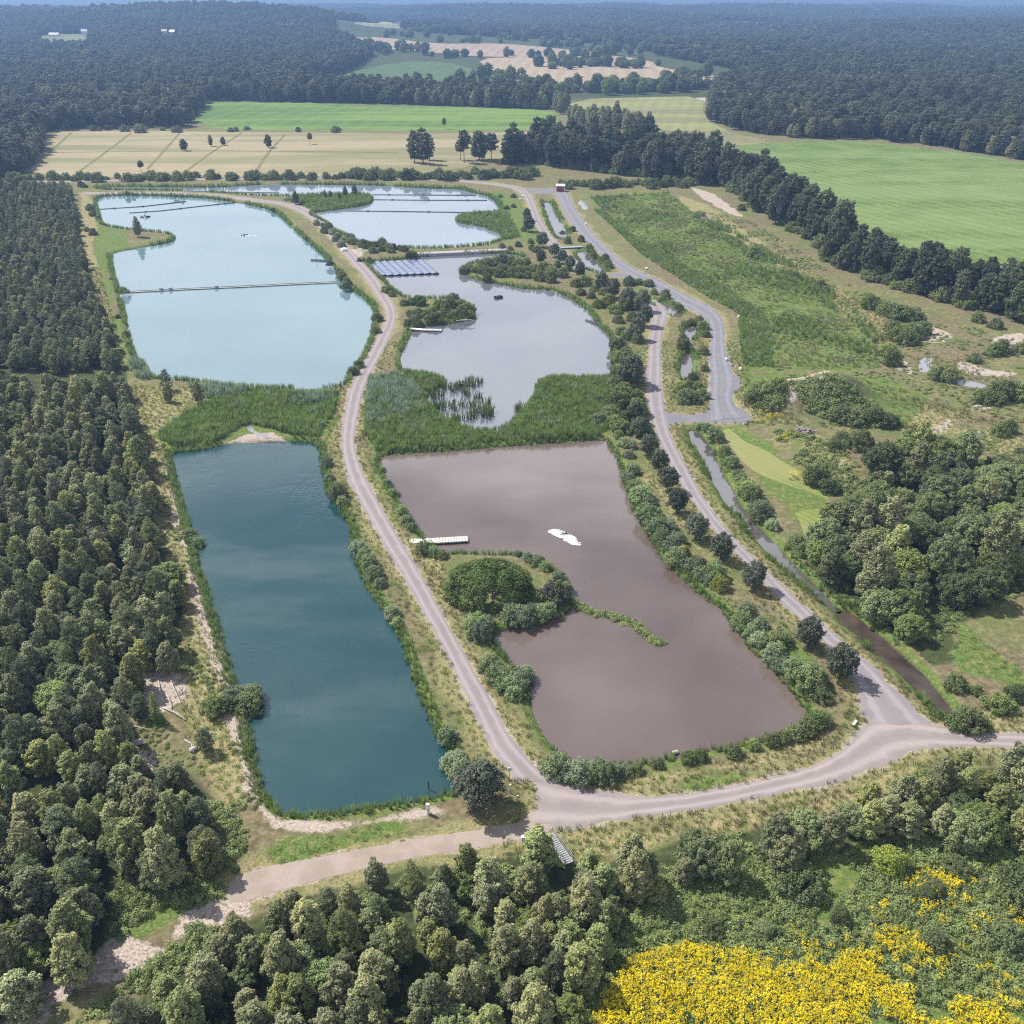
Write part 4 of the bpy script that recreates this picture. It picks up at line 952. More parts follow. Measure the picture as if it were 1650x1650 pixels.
# reed tussocks standing in the lilac pond
TUS = [(690,435),(706,425),(725,415),(742,420),(770,400),(782,412),(820,400),(760,460),(745,452),(810,475),(675,505),(630,520),(590,515),(610,528),(695,530),(738,515),(785,510),(800,540),(770,570),(790,560),(830,520),(860,550),(850,560),(700,580),(720,575),(1010,525),(1000,535),(850,502),(640,570),(622,465),(600,468),(640,420),(655,425),(870,540)]
for zx, zy in TUS:
    x, y = G(500+zx/3, 480+zy/3+4, WZ); o = link('reed_tussock', reed_m[random.randrange(4)][0][0] if False else reed_m[random.randrange(4)][0])
    o.location = (x, y, WZ); s_ = random.uniform(1.8, 3.2); o.scale = (s_, s_, random.uniform(.8, 1.15)); o.rotation_euler = (0, 0, random.uniform(0, 6)); o.color = (.5, .5, .5, 1)
    tag(o, 'dark reed tussock standing in the open water of the lilac pond', 'reeds', 'dark reed tussocks in the lilac pond')
# marsh on the right: patchy low growth
MARSH = [(950,318),(1078,310),(1105,335),(1200,395),(1300,455),(1410,560),(1418,594),(1250,596),(1243,525),(1150,452),(1045,400),(998,362)]
P = pts_in(MARSH, 1.9, .5); n_ = nz(P, 9, 1.)+.5*nz(P, 3, 2.); Pm = P[n_ > -.25]
scatter('marsh_weeds', 'patchy green marsh growth right of the far lane', 'weeds', 'weed', weed_m, Pm, np.c_[rng.uniform(.9, 1.7, len(Pm)), rng.uniform(.9, 1.7, len(Pm)), rng.uniform(.3, .9, len(Pm))])
P2 = P[(n_ > .45)]; scatter('marsh_reeds', 'dark reed patches in the marsh right of the far lane', 'reeds', 'reed', reed_m, P2, rng.uniform(.7, 1.1, len(P2)))
edge = [(1200,385),(1260,415),(1330,462),(1400,525),(1440,560),(1425,575),(1370,520),(1290,465),(1190,405),(1110,345),(1125,340)]
P = pts_in(edge, 1.6, .5); scatter('marsh_reeds', 'dark hedge-like growth along the right edge of the marsh', 'reeds', 'reed', reed_m, P[nz(P, 5, 2.) > -.1], 1.0)
P = pts_in(MARSH, 1.5, .5); n_ = nz(P, 6, 5.)+.5*nz(P, 2.2, 8.)
scatter('marsh_grass', 'bleached grass tufts dotted over the marsh right of the far lane', 'grass', 'straw', straw_m, P[n_ > .3], np.c_[rng.uniform(1.2, 2.4, ((n_ > .3).sum(), 2)), rng.uniform(.7, 1.5, (n_ > .3).sum())])
scatter('marsh_grass', 'fresh green grass tufts dotted over the marsh', 'grass', 'grass', grass_m, P[n_ < .0], np.c_[rng.uniform(1.2, 2.6, ((n_ < .0).sum(), 2)), rng.uniform(.6, 1.6, (n_ < .0).sum())])
ROUGH = [[(1195,602),(1420,600),(1450,560),(1500,520),(1650,540),(1650,740),(1560,735),(1440,690),(1400,690),(1200,690)], [(1110,340),(1200,350),(1330,430),(1440,500),(1400,520),(1300,450),(1200,390)]]
P = np.concatenate([pts_in(pl, 1.5, .5) for pl in ROUGH]); P = P[water_clear(P, 1.)]; P = P[road_clear(P, .5)]; n_ = nz(P, 7, 4.)+.6*nz(P, 2.5, 6.)
scatter('rough_grass', 'dry tussocks over the rough land at the right edge', 'grass', 'straw', straw_m, P[n_ > .35], np.c_[rng.uniform(.9, 1.9, ((n_ > .35).sum(), 2)), rng.uniform(.5, 1.2, (n_ > .35).sum())])
scatter('rough_weeds', 'low weeds over the rough land at the right edge', 'weeds', 'weed', weed_m, P[n_ < -.3], np.c_[rng.uniform(.6, 1.5, ((n_ < -.3).sum(), 2)), rng.uniform(.25, .8, (n_ < -.3).sum())])
# weeds in the clearing and beside the woods
WEED = [[(1010,1430),(1200,1395),(1400,1358),(1650,1335),(1850,1335),(1850,1700),(1650,1625),(1480,1640),(1400,1640),(1240,1640),(1100,1600),(1010,1600),(960,1660),(900,1700),(940,1560)],
        [(185,1415),(300,1405),(345,1412),(372,1438),(290,1472),(215,1525),(180,1505)], [(335,1275),(375,1310),(400,1350),(380,1405),(350,1405),(352,1340)], [(270,1470),(330,1495),(400,1490),(380,1530),(300,1560),(230,1600),(150,1650),(120,1650),(200,1580),(270,1530)]]
P = np.concatenate([pts_in(pl, .72, .5) for pl in WEED]); P = P[nz(P, 3.5, 4.)+.4*nz(P, 1.3, 1.) > -.75]
scatter('weeds', 'knee-high green weeds of the lower right clearing and the wood edges', 'weeds', 'weed', weed_m, P, np.c_[rng.uniform(.6, 1.25, (len(P), 2)), rng.uniform(.45, 1.2, len(P))])
P = np.concatenate([pts_in(FOREST_B, 1.25, .5, 2.0), pts_in(WOOD_R, 1.6, .5)]); P = P[(nz(P, 4, 9.) > -.35)]; P = P[road_clear(P, 1.0)]; P = P[water_clear(P, .8)]
scatter('undergrowth', 'weedy undergrowth on the floor of the bottom and right-hand woods', 'weeds', 'weed', weed_m, P, np.c_[rng.uniform(.7, 1.4, (len(P), 2)), rng.uniform(.4, 1.1, len(P))])
P = pts_in([(1260,650),(1300,668),(1390,690),(1440,690),(1410,660),(1350,648),(1310,640)], .9, .5)
scatter('weeds', 'dark green scrub spilling down the spoil mound', 'weeds', 'weed', weed_m, P, np.c_[rng.uniform(1.2, 2.0, (len(P), 2)), rng.uniform(1.0, 2.0, len(P))])
P = pts_in([(1195,655),(1215,640),(1260,640),(1265,665),(1230,672)], .9, .5)
scatter('weeds', 'dark scrub beside the turning bay', 'weeds', 'weed', weed_m, P, np.c_[rng.uniform(1.2, 2.0, (len(P), 2)), rng.uniform(1.0, 2.0, len(P))])
P = pts_in([(1240,700),(1290,705),(1330,715),(1400,775),(1440,820),(1370,800),(1330,790),(1300,770)], 1.0, .5)
scatter('weeds', 'rough weeds between the mown strip and the sallow wood', 'weeds', 'weed', weed_m, P[nz(P, 5, 3.) > -.3], rng.uniform(.7, 1.4, int((nz(P, 5, 3.) > -.3).sum())))
# goldenrod
GOLD = [[(930,1700),(960,1640),(985,1588),(1010,1560),(1045,1538),(1100,1526),(1180,1536),(1240,1552),(1290,1565),(1330,1552),(1370,1535),(1400,1550),(1430,1590),(1500,1612),(1650,1632),(1780,1650),(1780,1780),(900,1780)]]
P = np.concatenate([pts_in(pl, .46, .5) for pl in GOLD]); m_ = nz(P, 1.1, 4.)+.6*nz(P, 2.6, 1.)+.3*rng.normal(size=len(P)) > -.78; px_, py_ = to_px(P[:,0], P[:,1])
m_ &= ~((px_ > 1400) & (nz(P, 1.6, 2.) < -.05))
scatter('goldenrod', 'dense stand of bright yellow goldenrod in flower', 'flowers', 'gold', gold_m, P[m_], rng.uniform(.75, 1.2, m_.sum()), tilt=.08)
SPOT = [(1300,1545,3,16),(1420,1520,2.2,22),(1460,1535,2.6,30),(1490,1540,2.2,20),(1500,1435,2.5,24),(1520,1430,2.2,20),(1545,1425,1.5,8),(1420,1465,1.2,6),(1500,1480,1.6,7),(1580,1485,2,8),(1640,1490,2,8),(1390,1540,1.6,10),(1610,1600,2.5,16),(1240,675,3,14),(1225,680,3,14),(1262,712,2.2,10),(1285,770,2,6),(1210,640,2,5)]
P = np.concatenate([np.c_[G(a, b)[0]+rng.normal(0, s_*.5, n), G(a, b)[1]+rng.normal(0, s_*.5, n)] for a, b, s_, n in SPOT])
scatter('goldenrod', 'scattered yellow goldenrod tufts among weeds', 'flowers', 'gold', gold_m, P, rng.uniform(.8, 1.15, len(P)), tilt=.08)
# verge grasses
Pv = []
for A_, B_, s_ in roadLR.values():
    C_ = (A_+B_)/2; P = pts_in(None, .95, .5, world=np.array([(C_[:,0].min()-6, 40), (C_[:,0].max()+6, 40), (C_[:,0].max()+6, 250), (C_[:,0].min()-6, 250)]))
    d = sdist(np.r_[A_, B_[::-1]], P[:,0], P[:,1], 8.0); Pv.append(P[(d > -.05) & (d < 4.2) & (rng.uniform(size=len(P)) < 1.15-d*.22)])
for pl in STRAW:
    P = pts_in(pl, 1.0, .5); Pv.append(P[P[:,1] < 330])
Pv = np.concatenate(Pv); Pv = Pv[water_clear(Pv, .7)]; Pv = Pv[road_clear(Pv, -.12)]; gq = nz(Pv, 6, 7.)+.5*nz(Pv, 2, 3.)
scatter('dry_grass', 'straw-coloured dry grass on the road verges and banks', 'grass', 'straw', straw_m, Pv[gq < -.1], rng.uniform(.45, 1.15, (gq < -.1).sum()))
scatter('verge_grass', 'fresh green grass tufts on the road verges and banks', 'grass', 'grass', grass_m, Pv[gq >= -.1], rng.uniform(.5, 1.35, (gq >= -.1).sum()))
P = np.concatenate([pts_in(GREEN[i], .9, .5) for i in (1, 6, 8, 10)])
P = P[road_clear(P, 0.0)]; P = P[rng.uniform(size=len(P)) < .6]
scatter('verge_grass', 'mown green grass strips beside the ditch and roads', 'grass', 'grass', grass_m, P, np.c_[rng.uniform(.8, 1.4, (len(P), 2)), rng.uniform(.35, .8, len(P))])
P = pts_in([(225,700),(262,705),(285,800),(318,900),(345,1000),(385,1130),(410,1230),(425,1300),(380,1310),(310,1240),(215,1235),(200,1190),(290,1080),(300,1000),(270,900),(240,800)], .9, .5); n_ = nz(P, 2.5, 6.)
scatter('bank_weeds', 'patchy weeds on the stony strip left of the teal pond', 'weeds', 'weed', weed_m, P[n_ > .35], rng.uniform(.4, .8, (n_ > .35).sum()))
# floating weed strip in the brown pond
ln = smooth_poly(GP([(920,972),(945,985),(968,990),(1000,998),(1022,1005),(1040,1022),(1064,1037)], WZ), 2, False); q = rng.uniform(0, len(ln)-1.001, 190); i0 = q.astype(int); f_ = (q-i0)[:,None]
P = ln[i0]*(1-f_)+ln[i0+1]*f_+rng.normal(0, .42, (190, 2))
scatter('floating_weed', 'narrow floating strip of green plants in the brown pond', 'plants', 'weed', weed_m, P, np.c_[rng.uniform(.6, 1.1, (190, 2)), rng.uniform(.4, .9, 190)], WZ)
for lb, cx, cy, n in (('first pale floating weed mat below the dark reed bed', 645, 731, 14), ('second green floating weed mat below the dark reed bed', 717, 727, 12), ('third brownish floating weed mat below the dark reed bed', 785, 722, 12), ('fourth green floating weed mat below the dark reed bed', 850, 716, 14), ('fifth pale floating weed mat below the dark reed bed', 918, 712, 12)):
    x, y = G(cx, cy, WZ); P = np.c_[x+rng.normal(0, 1.4, n), y+rng.normal(0, .35, n)]
    scatter('floating_weed', lb, 'plants', 'weed', weed_m, P, np.c_[rng.uniform(.5, .9, (n, 2)), rng.uniform(.2, .4, n)], WZ)

# ------------------------------------------------------------------ bank shrubs, one by one
def shrubs(lst, kind, stand, nm=None, smin=.8, smax=1.15):
    for q in lst:
        px, py = q[0], q[1]; s_ = (q[2] if len(q) > 2 else random.uniform(smin, smax))*random.uniform(.72, 1.05)
        x, y = G(px, py, .9*s_); POOL.setdefault(kind, []).append((x, y, s_, random.uniform(.85, 1.1), stand))
zb = lambda l: [(950+a/3.667, 650+b/3.667, *r_) for a, b, *r_ in l]
za = lambda l: [(800+a/3.667, 280+b/3.667, *r_) for a, b, *r_ in l]
zc = lambda l: [(450+a/4.125, 280+b/4.125, *r_) for a, b, *r_ in l]
shrubs([(526,745,.7),(530,768,.75),(545,795,.9),(552,808,.7),(577,880,.9),(586,893,.8),(596,908,.8),(603,925,.8),(612,940,.6),(633,985,.9),(640,1000,.7),(722,1185,.8),(733,1222,.9),(742,1240,.8)], 'willow', 'on the bank between the teal pond and the road')
shrubs([(615,752,.6),(624,775,.7),(632,790,.6),(648,822,.8),(656,838,.8),(664,850,.6),(683,884,.9),(697,890,.7),(712,893,.6),(767,1005,1.1),(782,1002,1.0),(775,1020,.9),(790,1070,1.0),(808,1085,1.1),(822,1100,1.1),(838,1090,.9),(830,1118,.9),(848,1082,.7),(895,1235,1.0),(912,1240,1.0),(930,1246,1.0),(950,1246,1.0),(970,1246,1.0),(990,1244,.9),(1010,1240,.7)], 'willow', 'on the left bank of the brown pond')
shrubs([(835,890,.7),(850,897,.7),(865,903,.7),(880,912,.7),(900,925,.7),(912,945,.6),(825,990,1.0),(840,992,1.05),(855,990,1.05),(870,987,1.0),(885,983,.9)], 'willow', 'on the headland in the brown pond')
shrubs([(1027,1240,.55),(1060,1230,.55),(1110,1222,.6),(1130,1218,.5),(1183,1210,.7),(1215,1200,.55),(1245,1192,.6),(1262,1188,.6),(1285,1180,.7),(1300,1172,.7),(1320,1160,.8)], 'bush', 'on the lower bank of the brown pond', None)
shrubs(zb([(60,90),(110,50),(150,110,.9),(170,190,.8),(195,140,1.1),(215,230,.9),(235,300,.9),(250,250,.8),(260,390,1.0),(225,430,.7),(270,500,1.1),(310,540,1.15),(350,590,1.0),(340,660,1.1),(385,650,1.0),(395,720,1.1),(450,720,1.1),(430,790,1.0),(490,830,1.15),(520,800,.9),(520,910,1.1),(630,960,1.1),(660,1010,1.0),(700,1040,.9),(740,1000,1.0),(900,1290,1.0),(930,1220,.9),(960,1330,1.0),(1010,1320,.9),(1000,1390,.9),(1090,1480,1.0),(1140,1540,1.0),(1200,1580,1.0),(1260,1600,1.0),(1330,1610,1.0),(1100,1390,1.15)]), 'willow', 'on the right bank of the brown pond')
shrubs([(1305,1097,1.1),(1287,1078,.9),(1322,1120,.7)], 'bush', 'on the right bank of the brown pond')
shrubs(zb([(650,130),(700,150),(740,190),(800,280,.9),(840,350,1.1),(880,430,.8),(930,500,1.2),(960,540,1.0),(900,450,.9),(1000,640,1.15),(1030,610,1.0),(1080,720,.7),(1230,820,1.1),(1270,870,.9)]), 'willow', 'on the strip right of the ditch')
shrubs([(1545,1165,.9),(1565,1165,1.0),(1555,1155,.8),(1610,1135,1.0),(1540,1100,.9),(1575,1115,.6),(1640,1120,1.1)], 'bush', 'beside the road junction')
shrubs(za([(660,760,1.3),(700,800,1.3),(720,860,1.2),(760,780,1.2),(820,780,1.2),(800,850,1.2),(740,930,1.3),(770,960,1.2),(830,980,1.1),(720,1010,1.5),(760,1060,1.3),(710,1080,1.4),(730,1180,1.4),(790,1180,1.4),(700,1240,1.2),(740,1300,1.3),(720,1350,1.3),(690,1420,1.2),(760,1340,1.2),(820,1320,1.0),(830,1400,1.3),(760,1440,1.1),(740,1500,1.2),(850,1470,1.2),(880,1520,1.0),(600,770,1.0),(560,720,1.1),(500,700,1.1),(470,650,1.1),(520,640,1.1),(580,680,1.2),(640,700,1.2),(900,650,1.1),(840,640,1.1),(780,640,1.0),(1000,720,1.0),(930,700,.9),(1080,790,.9)]), 'bush', 'between the lilac pond and the right-hand road')
shrubs(za([(1100,990,1.0),(1110,1020,.9),(1220,900,.9),(1200,860,.8),(1150,870,.9),(1090,1270,1.1),(1140,1260,1.1),(1190,1270,1.1),(1120,1320,1.2),(1170,1330,1.2),(1210,1300,1.0),(1160,1200,.8),(1240,950,.7),(1220,1050,.7),(1230,1150,.7)]), 'bush', 'in the ditch between the two right-hand lanes')
shrubs(za([(100,130,.8),(20,130,.9),(100,190,.8),(60,200,.8),(160,330,.7),(200,400,.8),(210,440,.8),(240,450,.9),(130,420,.8),(80,440,.8),(30,430,.8),(390,350,.9),(450,330,.9),(420,400,.8),(500,390,1.0),(550,440,.9),(580,480,.9),(640,500,.9),(660,540,.9)]), 'bush', 'around the ditch below the red hut')
# island spits
shrubs(zc([(830,860,1.0),(880,850,1.0),(930,850,1.1),(870,930,1.0),(920,930,1.1),(970,930,1.1),(1020,920,1.1),(1060,870,1.2),(1040,960,1.0),(1090,930,1.1),(1130,880,1.2),(1160,850,1.4),(1190,880,1.3),(1210,920,1.2),(1160,940,1.1),(1250,900,1.1),(1270,930,1.0),(1000,970,1.0),(900,980,.9),(860,990,.9)]), 'bush', 'on the bushy islet above the small jetty')
shrubs(zc([(1230,640),(1270,630),(1310,640),(1340,610,1.1),(1390,590,1.2),(1440,590,1.2),(1490,580,1.2),(1540,590,1.2),(1590,600,1.2),(1640,590,1.2),(1370,650,1.0),(1420,640,1.1),(1480,640,1.1),(1540,650,1.1),(1600,660,1.2),(1640,660,1.2),(1380,690,.9)]), 'bush', 'on the bushy spit right of the solar panels')
shrubs(za([(150,560,1.2),(220,560,1.1),(280,560,1.2),(330,580,1.2),(390,590,1.2),(60,570,1.2),(100,590,1.1),(180,600,1.1),(250,610,1.1),(320,620,1.1),(20,590,1.1),(360,540,.9),(420,560,1.0)]), 'bush', 'on the bushy spit right of the solar panels')
shrubs(zc([(250,330,.8),(290,340,.9),(330,350,.9),(300,380,1.0),(350,390,1.1),(390,420,1.1),(430,440,1.1),(470,420,1.3),(480,450,1.2),(410,470,.9),(370,440,.9)]), 'willow', 'between the left road and the uppermost pond')
shrubs(zc([(560,470),(600,480),(640,470),(680,460),(720,480),(760,490),(620,510),(680,500),(740,510),(800,490,.8),(830,500,.8),(880,540,.9),(860,550,.8),(560,570,.7),(600,580,.7),(530,575,.6),(900,540,.9)]), 'bush', 'on the dam above the solar panels')
shrubs(zc([(160,195,.6),(180,430,.5),(340,600,.8),(400,650,.8),(415,680,.9),(450,720,1.0),(440,750,.9),(650,960,.8),(640,1040,.7),(730,780,.8),(750,800,.8),(700,770,.7)]), 'bush', 'at the foot of the winding road')
shrubs([(145,335,1.0),(150,345,1.1),(158,352,.8),(140,370,.9),(150,375,.9),(200,470,.8),(180,448,.5),(190,510,.5),(203,540,.7),(207,555,.6),(205,313,.7),(215,314,.6),(283,316,.6),(293,317,.6),(440,338,.6),(362,322,.5),(568,598,.9),(579,587,.7),(130,298,1.0),(137,300,.9)], 'bush', 'round the milky blue pond')
P0 = [(300+q*13, 213-2*math.sin(q)) for q in range(0, 5)]
shrubs([(a, b) for a, b in [(150,208),(160,209),(172,207),(200,208),(225,209),(235,206),(262,208),(285,209),(372,210),(380,209),(398,207),(480,210),(540,210),(545,208)]], 'bush', 'along the edge of the far green field', None, 1.0, 2.0)
shrubs([(20+q*14+random.uniform(-5, 5), 286-random.uniform(0, 4)+ (2 if q < 20 else 0)) for q in range(48)], 'bush', 'in the hedge below the stubble field', None, .9, 1.8)
shrubs([(560+q*9+random.uniform(-4, 4), 282+random.uniform(-6, 4)) for q in range(34)], 'bush', 'in the thicket beside the far road', None, 1.2, 2.0)
shrubs([(905+q*9+random.uniform(-4, 4), 296+random.uniform(-4, 3)) for q in range(24)], 'bush', 'in the thicket behind the red hut', None, 1.0, 1.8)
shrubs([(1400,490,1.3),(1410,492,1.5),(1420,494,1.5),(1430,498,1.6),(1440,502,1.7),(1450,505,1.7),(1460,508,1.7),(1470,510,1.7),(1480,515,1.7),(1440,530,1.7),(1450,540,1.8),(1460,545,1.7),(1470,535,1.8),(1485,530,1.6),(1432,565,1.3),(1435,580,1.3)], 'bush', 'in the clump by the sandy track')
shrubs([(1505,605,1.3),(1515,602,1.4),(1525,600,1.3),(1530,608,1.2),(1570,578,1.0),(1595,568,1.0),(1605,565,1.2),(1615,562,1.1),(1645,562,1.2),(1590,640,1.6),(1605,635,1.8),(1620,632,1.8),(1635,630,1.9),(1648,635,1.9),(1575,513,1.2),(1605,523,1.0),(1625,690,1.0),(1610,695,1.0),(1645,735,1.2),(1330,468,1.1),(1322,462,1.1),(1215,408,1.4),(1225,412,1.0),(1280,445,1.0),(1195,335,1.2)], 'bush', 'on the rough land at the right edge')
shrubs([(1395,675,1.4),(1410,676,1.5),(1425,678,1.4),(1440,680,1.2),(1345,668,1.2),(1360,672,1.3),(1375,674,1.3),(1325,660,1.1),(1215,655,1.1),(1235,650,1.1),(1250,648,1.1)], 'bush', 'on the spoil mound')
shrubs([(1356,712,1.1),(1316,772,1.3),(1337,785,1.2),(1322,760,1.0),(1375,720,1.2),(1390,710,1.0),(1345,730,.9)], 'bush', 'between the mown strip and the sallow wood')
shrubs([(305,860,1.0),(315,868,.9),(375,1120,1.0),(390,1118,1.1),(400,1128,1.0),(405,1115,.9),(345,1140,1.0),(360,1135,.9)], 'willow', 'overhanging the left shore of the teal pond')

# ------------------------------------------------------------------ release the pools
for kind, lst in POOL.items():
    A = np.array([q[:4] for q in lst], float); px_, py_ = to_px(A[:,0], A[:,1], 3.0)
    vis = inframe(A[:,:2], 3.0, 12)
    dep = A[:,1]*CP+CAM_H*SP
    rank = np.where(vis, A[:,2]/dep, -1)
    order = np.argsort(-rank); ind = order[:CAP.get(kind, 290)]; ind = ind[rank[ind] > 0]
    pick = np.zeros(len(lst), bool); pick[ind] = True
    mid = np.median(A[:,2])
    for j in ind:
        x, y, s_, z_, stand = lst[j]; ti = random.choices(range(5), (3, 4, 3, 2, 2))[0]
        if kind == 'tall': ti = random.choices(range(3), (4, 4, 1))[0]
        size = 'small ' if s_ < mid*.88 else 'large ' if s_ > mid*1.12 else ''
        if kind == 'tall': size = 'lower ' if s_ < mid*.88 else ''
        lb = f'{size}{TINT[ti][0]} {NICE[kind]} {stand}'
        zz = max(float(shore_z(np.array([[x, y]]))[0]), WZ) if kind in ('willow', 'bush') and y < 620 else 0.0
        zz = zz+float(ground_z(x, y)[0])
        plant(kind, CATN[kind], x, y, s_, lb, 'shrub' if kind in ('willow', 'bush') else 'tree', lb, z=zz, tint=TINT[ti][1], sz=z_)
    rest = ~pick
    if rest.any():
        nm = {'birch': 'birch_wood', 'pine': 'pine_wood', 'broad': 'sallow_wood', 'tall': 'shelter_belt', 'bush': 'undergrowth', 'willow': 'undergrowth', 'spruce': 'pine_wood'}[kind]
        scatter(nm, {'birch': 'mass of birches too many to tell apart in the left and bottom woods', 'pine': 'mass of young pines in the far part of the left wood', 'broad': 'mass of sallows in the woods', 'tall': 'far trees of the belts and fields that merge together', 'bush': 'farther bushes that merge into hedges', 'willow': 'willow growth along the ponds', 'spruce': 'spruces within the woods'}[kind], 'wood', kind, [list(q) for q in PROTO[kind]], A[rest][:,:2], np.c_[A[rest][:,2], A[rest][:,2], A[rest][:,2]*A[rest][:,3]])
# far woods as one mass each; pale broadleaf patches stand among the dark conifers
for i, lb in enumerate(('dark wood behind the big green field', 'blue-hazed wood behind the stubble field on the left', 'tree line behind the far green field', 'endless hazy forest up to the horizon', 'pale trees at the end of the dark belt')):
    Pf = far[:,:2]; pat = wob(Pf[:,0], Pf[:,1], 60, 3.)+.7*wob(Pf[:,0], Pf[:,1], 22, 1.)+.5*rng.normal(size=len(Pf))
    pale = (pat > .55) | (far[:,2] == 4)
    gap = wob(Pf[:,0], Pf[:,1], 35, 7.)+.4*wob(Pf[:,0], Pf[:,1], 11, 2.) < -.92
    for pl_, key, nm in ((False, 'tall', 'far_forest'), (True, 'birch', 'far_broadleaf_wood')):
        m_ = (far[:,2] == i) & (pale == pl_) & ~gap
        if not m_.any(): continue
        k_ = 1.0 if not pl_ else 1.75
        sx = (s_far*lateral)[m_]*k_; sz_ = s_far[m_]*k_*rng.uniform(.75, 1.1, m_.sum())
        scatter(nm, lb if not pl_ else 'paler broadleaf trees within the '+lb, 'forest', key, [list(q) for q in PROTO[key]], Pf[m_], np.c_[sx, sx, sz_])

# roadside trees, counted from the junction
RT = [(1359,1067),(1306,1017),(1217,924),(1164,879),(1123,844),(1092,804),(1077,769),(1063,740),(1045,713),(1032,685)]
ordn = ['first', 'second', 'third', 'fourth', 'fifth', 'sixth', 'seventh', 'eighth', 'ninth', 'tenth', 'eleventh', 'twelfth', 'thirteenth', 'fourteenth']
for i, (px, py) in enumerate(RT):
    x, y = G(px, py, 2.9); plant('alder', 'roadside_tree', x, y, (1.12, 1.0, .98, 1.0, 1.0, .98, 1.0, .95, .95, .95)[i], f'{ordn[i]} round dark roadside tree counting up from the junction', 'tree', 'round trees along the right-hand road')
RT2 = [(1024,662,1.0),(1018,591,1.6),(1026,528,1.2),(1040,506,1.25),(1035,482,1.25),(1013,476,1.2),(988,463,1.2),(970,452,1.25),(935,433,1.1),(919,422,1.0),(906,411,1.0),(894,401,1.0),(874,384,1.15),(852,359,1.2),(849,344,1.0),(872,412,1.0)]
for i, (px, py, s_) in enumerate(RT2):
    x, y = G(px, py, 2.9*s_); plant('alder', 'lakeside_tree', x, y, s_, f'{ordn[i]} dark rounded tree above the lilac pond counting away from the reed bed' if i < 14 else ('dark rounded tree nearest the uppermost pond' if i == 14 else 'dark rounded tree alone below the parallel lane'), 'tree', 'rounded trees between the lilac pond and the parallel lane')
# single trees
def single(kind, name, px, py, h, s_, lb, tint=None, sz=1.0, pi=None):
    x, y = G(px, py, h); return plant(kind, name, x, y, s_, lb, 'tree', tint=tint, sz=sz, pi=pi)
single('alder', 'grey_willow_tree', 772, 1272, 2.9, 1.35, 'grey-leaved tree at the lower right corner of the teal pond', (1.05, 1.05, 1.1))
single('pine', 'lone_pine', 325, 1176, 3.6, .6, 'lone bushy pine on the open strip left of the teal pond', (.9, 1, .95), .75)
single('pine', 'small_pine', 222, 1125, 3.2, .62, 'dark young pine beside the bright spruce on the felled strip', (.85, .95, .95), .8)
single('spruce', 'bright_spruce', 246, 1130, 3.5, .62, 'bright yellow-green young spruce on the felled strip', (2.2, 2.2, .9), .95)
single('pine', 'small_pine', 262, 1245, 1.6, .42, 'small young pine among fallen branches', (.9, 1.0, .9), .8)
single('pine', 'shore_pine', 266, 610, 3.0, .75, 'dark pine at the lower left corner of the milky blue pond', (.7, .75, .75), .9)
single('birch', 'thin_birch', 269, 632, 2.5, .55, 'thin small birch on the dry ground below the milky blue pond')
single('birch', 'thin_birch', 318, 633, 2.5, .6, 'thin small tree beside the pale reeds below the milky blue pond')
single('birch', 'spit_tree', 220, 365, 4, .95, 'lone dark tree on the spit of the milky blue pond', (.8, .85, .9))
for i, (px, py, s_) in enumerate(((556,308,.6),(571,306,.65),(523,310,.45),(532,310,.4),(546,311,.4),(476,320,.75))):
    x, y = G(px, py, 2.5); plant('birch', 'spit_tree', x, y, s_, ['taller of two dark trees on the far reedy spit', 'dark tree at the outer end of the far reedy spit', 'first little tree on the far reedy spit', 'second little tree on the far reedy spit', 'third little tree on the far reedy spit', 'dark tree at the root of the far reedy spit'][i], 'tree', tint=(.6, .65, .7))
x, y = G(1102, 888, 1.0); plant('gold_bush', 'yellow_bush', x, y, .75, 'golden yellow bush on the right bank of the brown pond', 'shrub')
x, y = G(1160, 940, 1.0); plant('gold_bush', 'yellow_bush', x, y, .85, 'yellowish green bush lower on the right bank of the brown pond', 'shrub', tint=(.7, .85, .9))
x, y = G(1435, 1388, 1.2); plant('bush', 'round_bush', x, y, .95, 'bright green round bush alone in the weedy clearing', 'shrub', tint=(1.35, 1.45, .7))
x, y = G(893, 955, 1.4); e = plant('bush', 'dusky_bush', x, y, 1.15, 'dusky purple-grey bush at the tip of the headland', 'shrub')
dk = crown_from_clumps('dusky_crown', profile_clumps(.25, 2.8, 2.0, lambda t_: math.cos(t_*1.25)**.8, 4, .35, True, .95), 220, .34, M['purple'], .35, 1.0, aspect=.5); e.children[1].data = dk
# the great dome thicket on the headland
dc = []
for k in range(70):
    a, r_ = random.uniform(0, 6.28), math.sqrt(random.random())*.93
    zt = math.sqrt(max(.02, 1-r_*r_)); dc.append((6.6*r_*math.cos(a), 4.9*r_*math.sin(a), .4+5.0*zt**.8*.9, 1.25, 1.15, .85))
for k in range(26):
    a = 2*math.pi*k/26; dc.append((6.5*math.cos(a), 4.8*math.sin(a), random.uniform(.5, 1.3), 1.0, 1.0, .9))
x, y = G(787, 948, 1.2); e = empty('dome_thicket', (x, y, 0)); tag(e, 'great dark green dome-shaped thicket on the headland in the brown pond', 'thicket')
link('crown', crown_from_clumps('dome_crown', dc, 200, .34, M['dome'], .5, .7), e)
b = MB()
for k in range(14):
    a, r_ = random.uniform(0, 6.28), random.uniform(.5, 4); b.tube([(r_*math.cos(a), r_*.75*math.sin(a), -.1), (1.25*r_*math.cos(a), 1.25*r_*.75*math.sin(a), 2.6)], [.07, .03], 5)
b.build('stems', M['bark'], e)
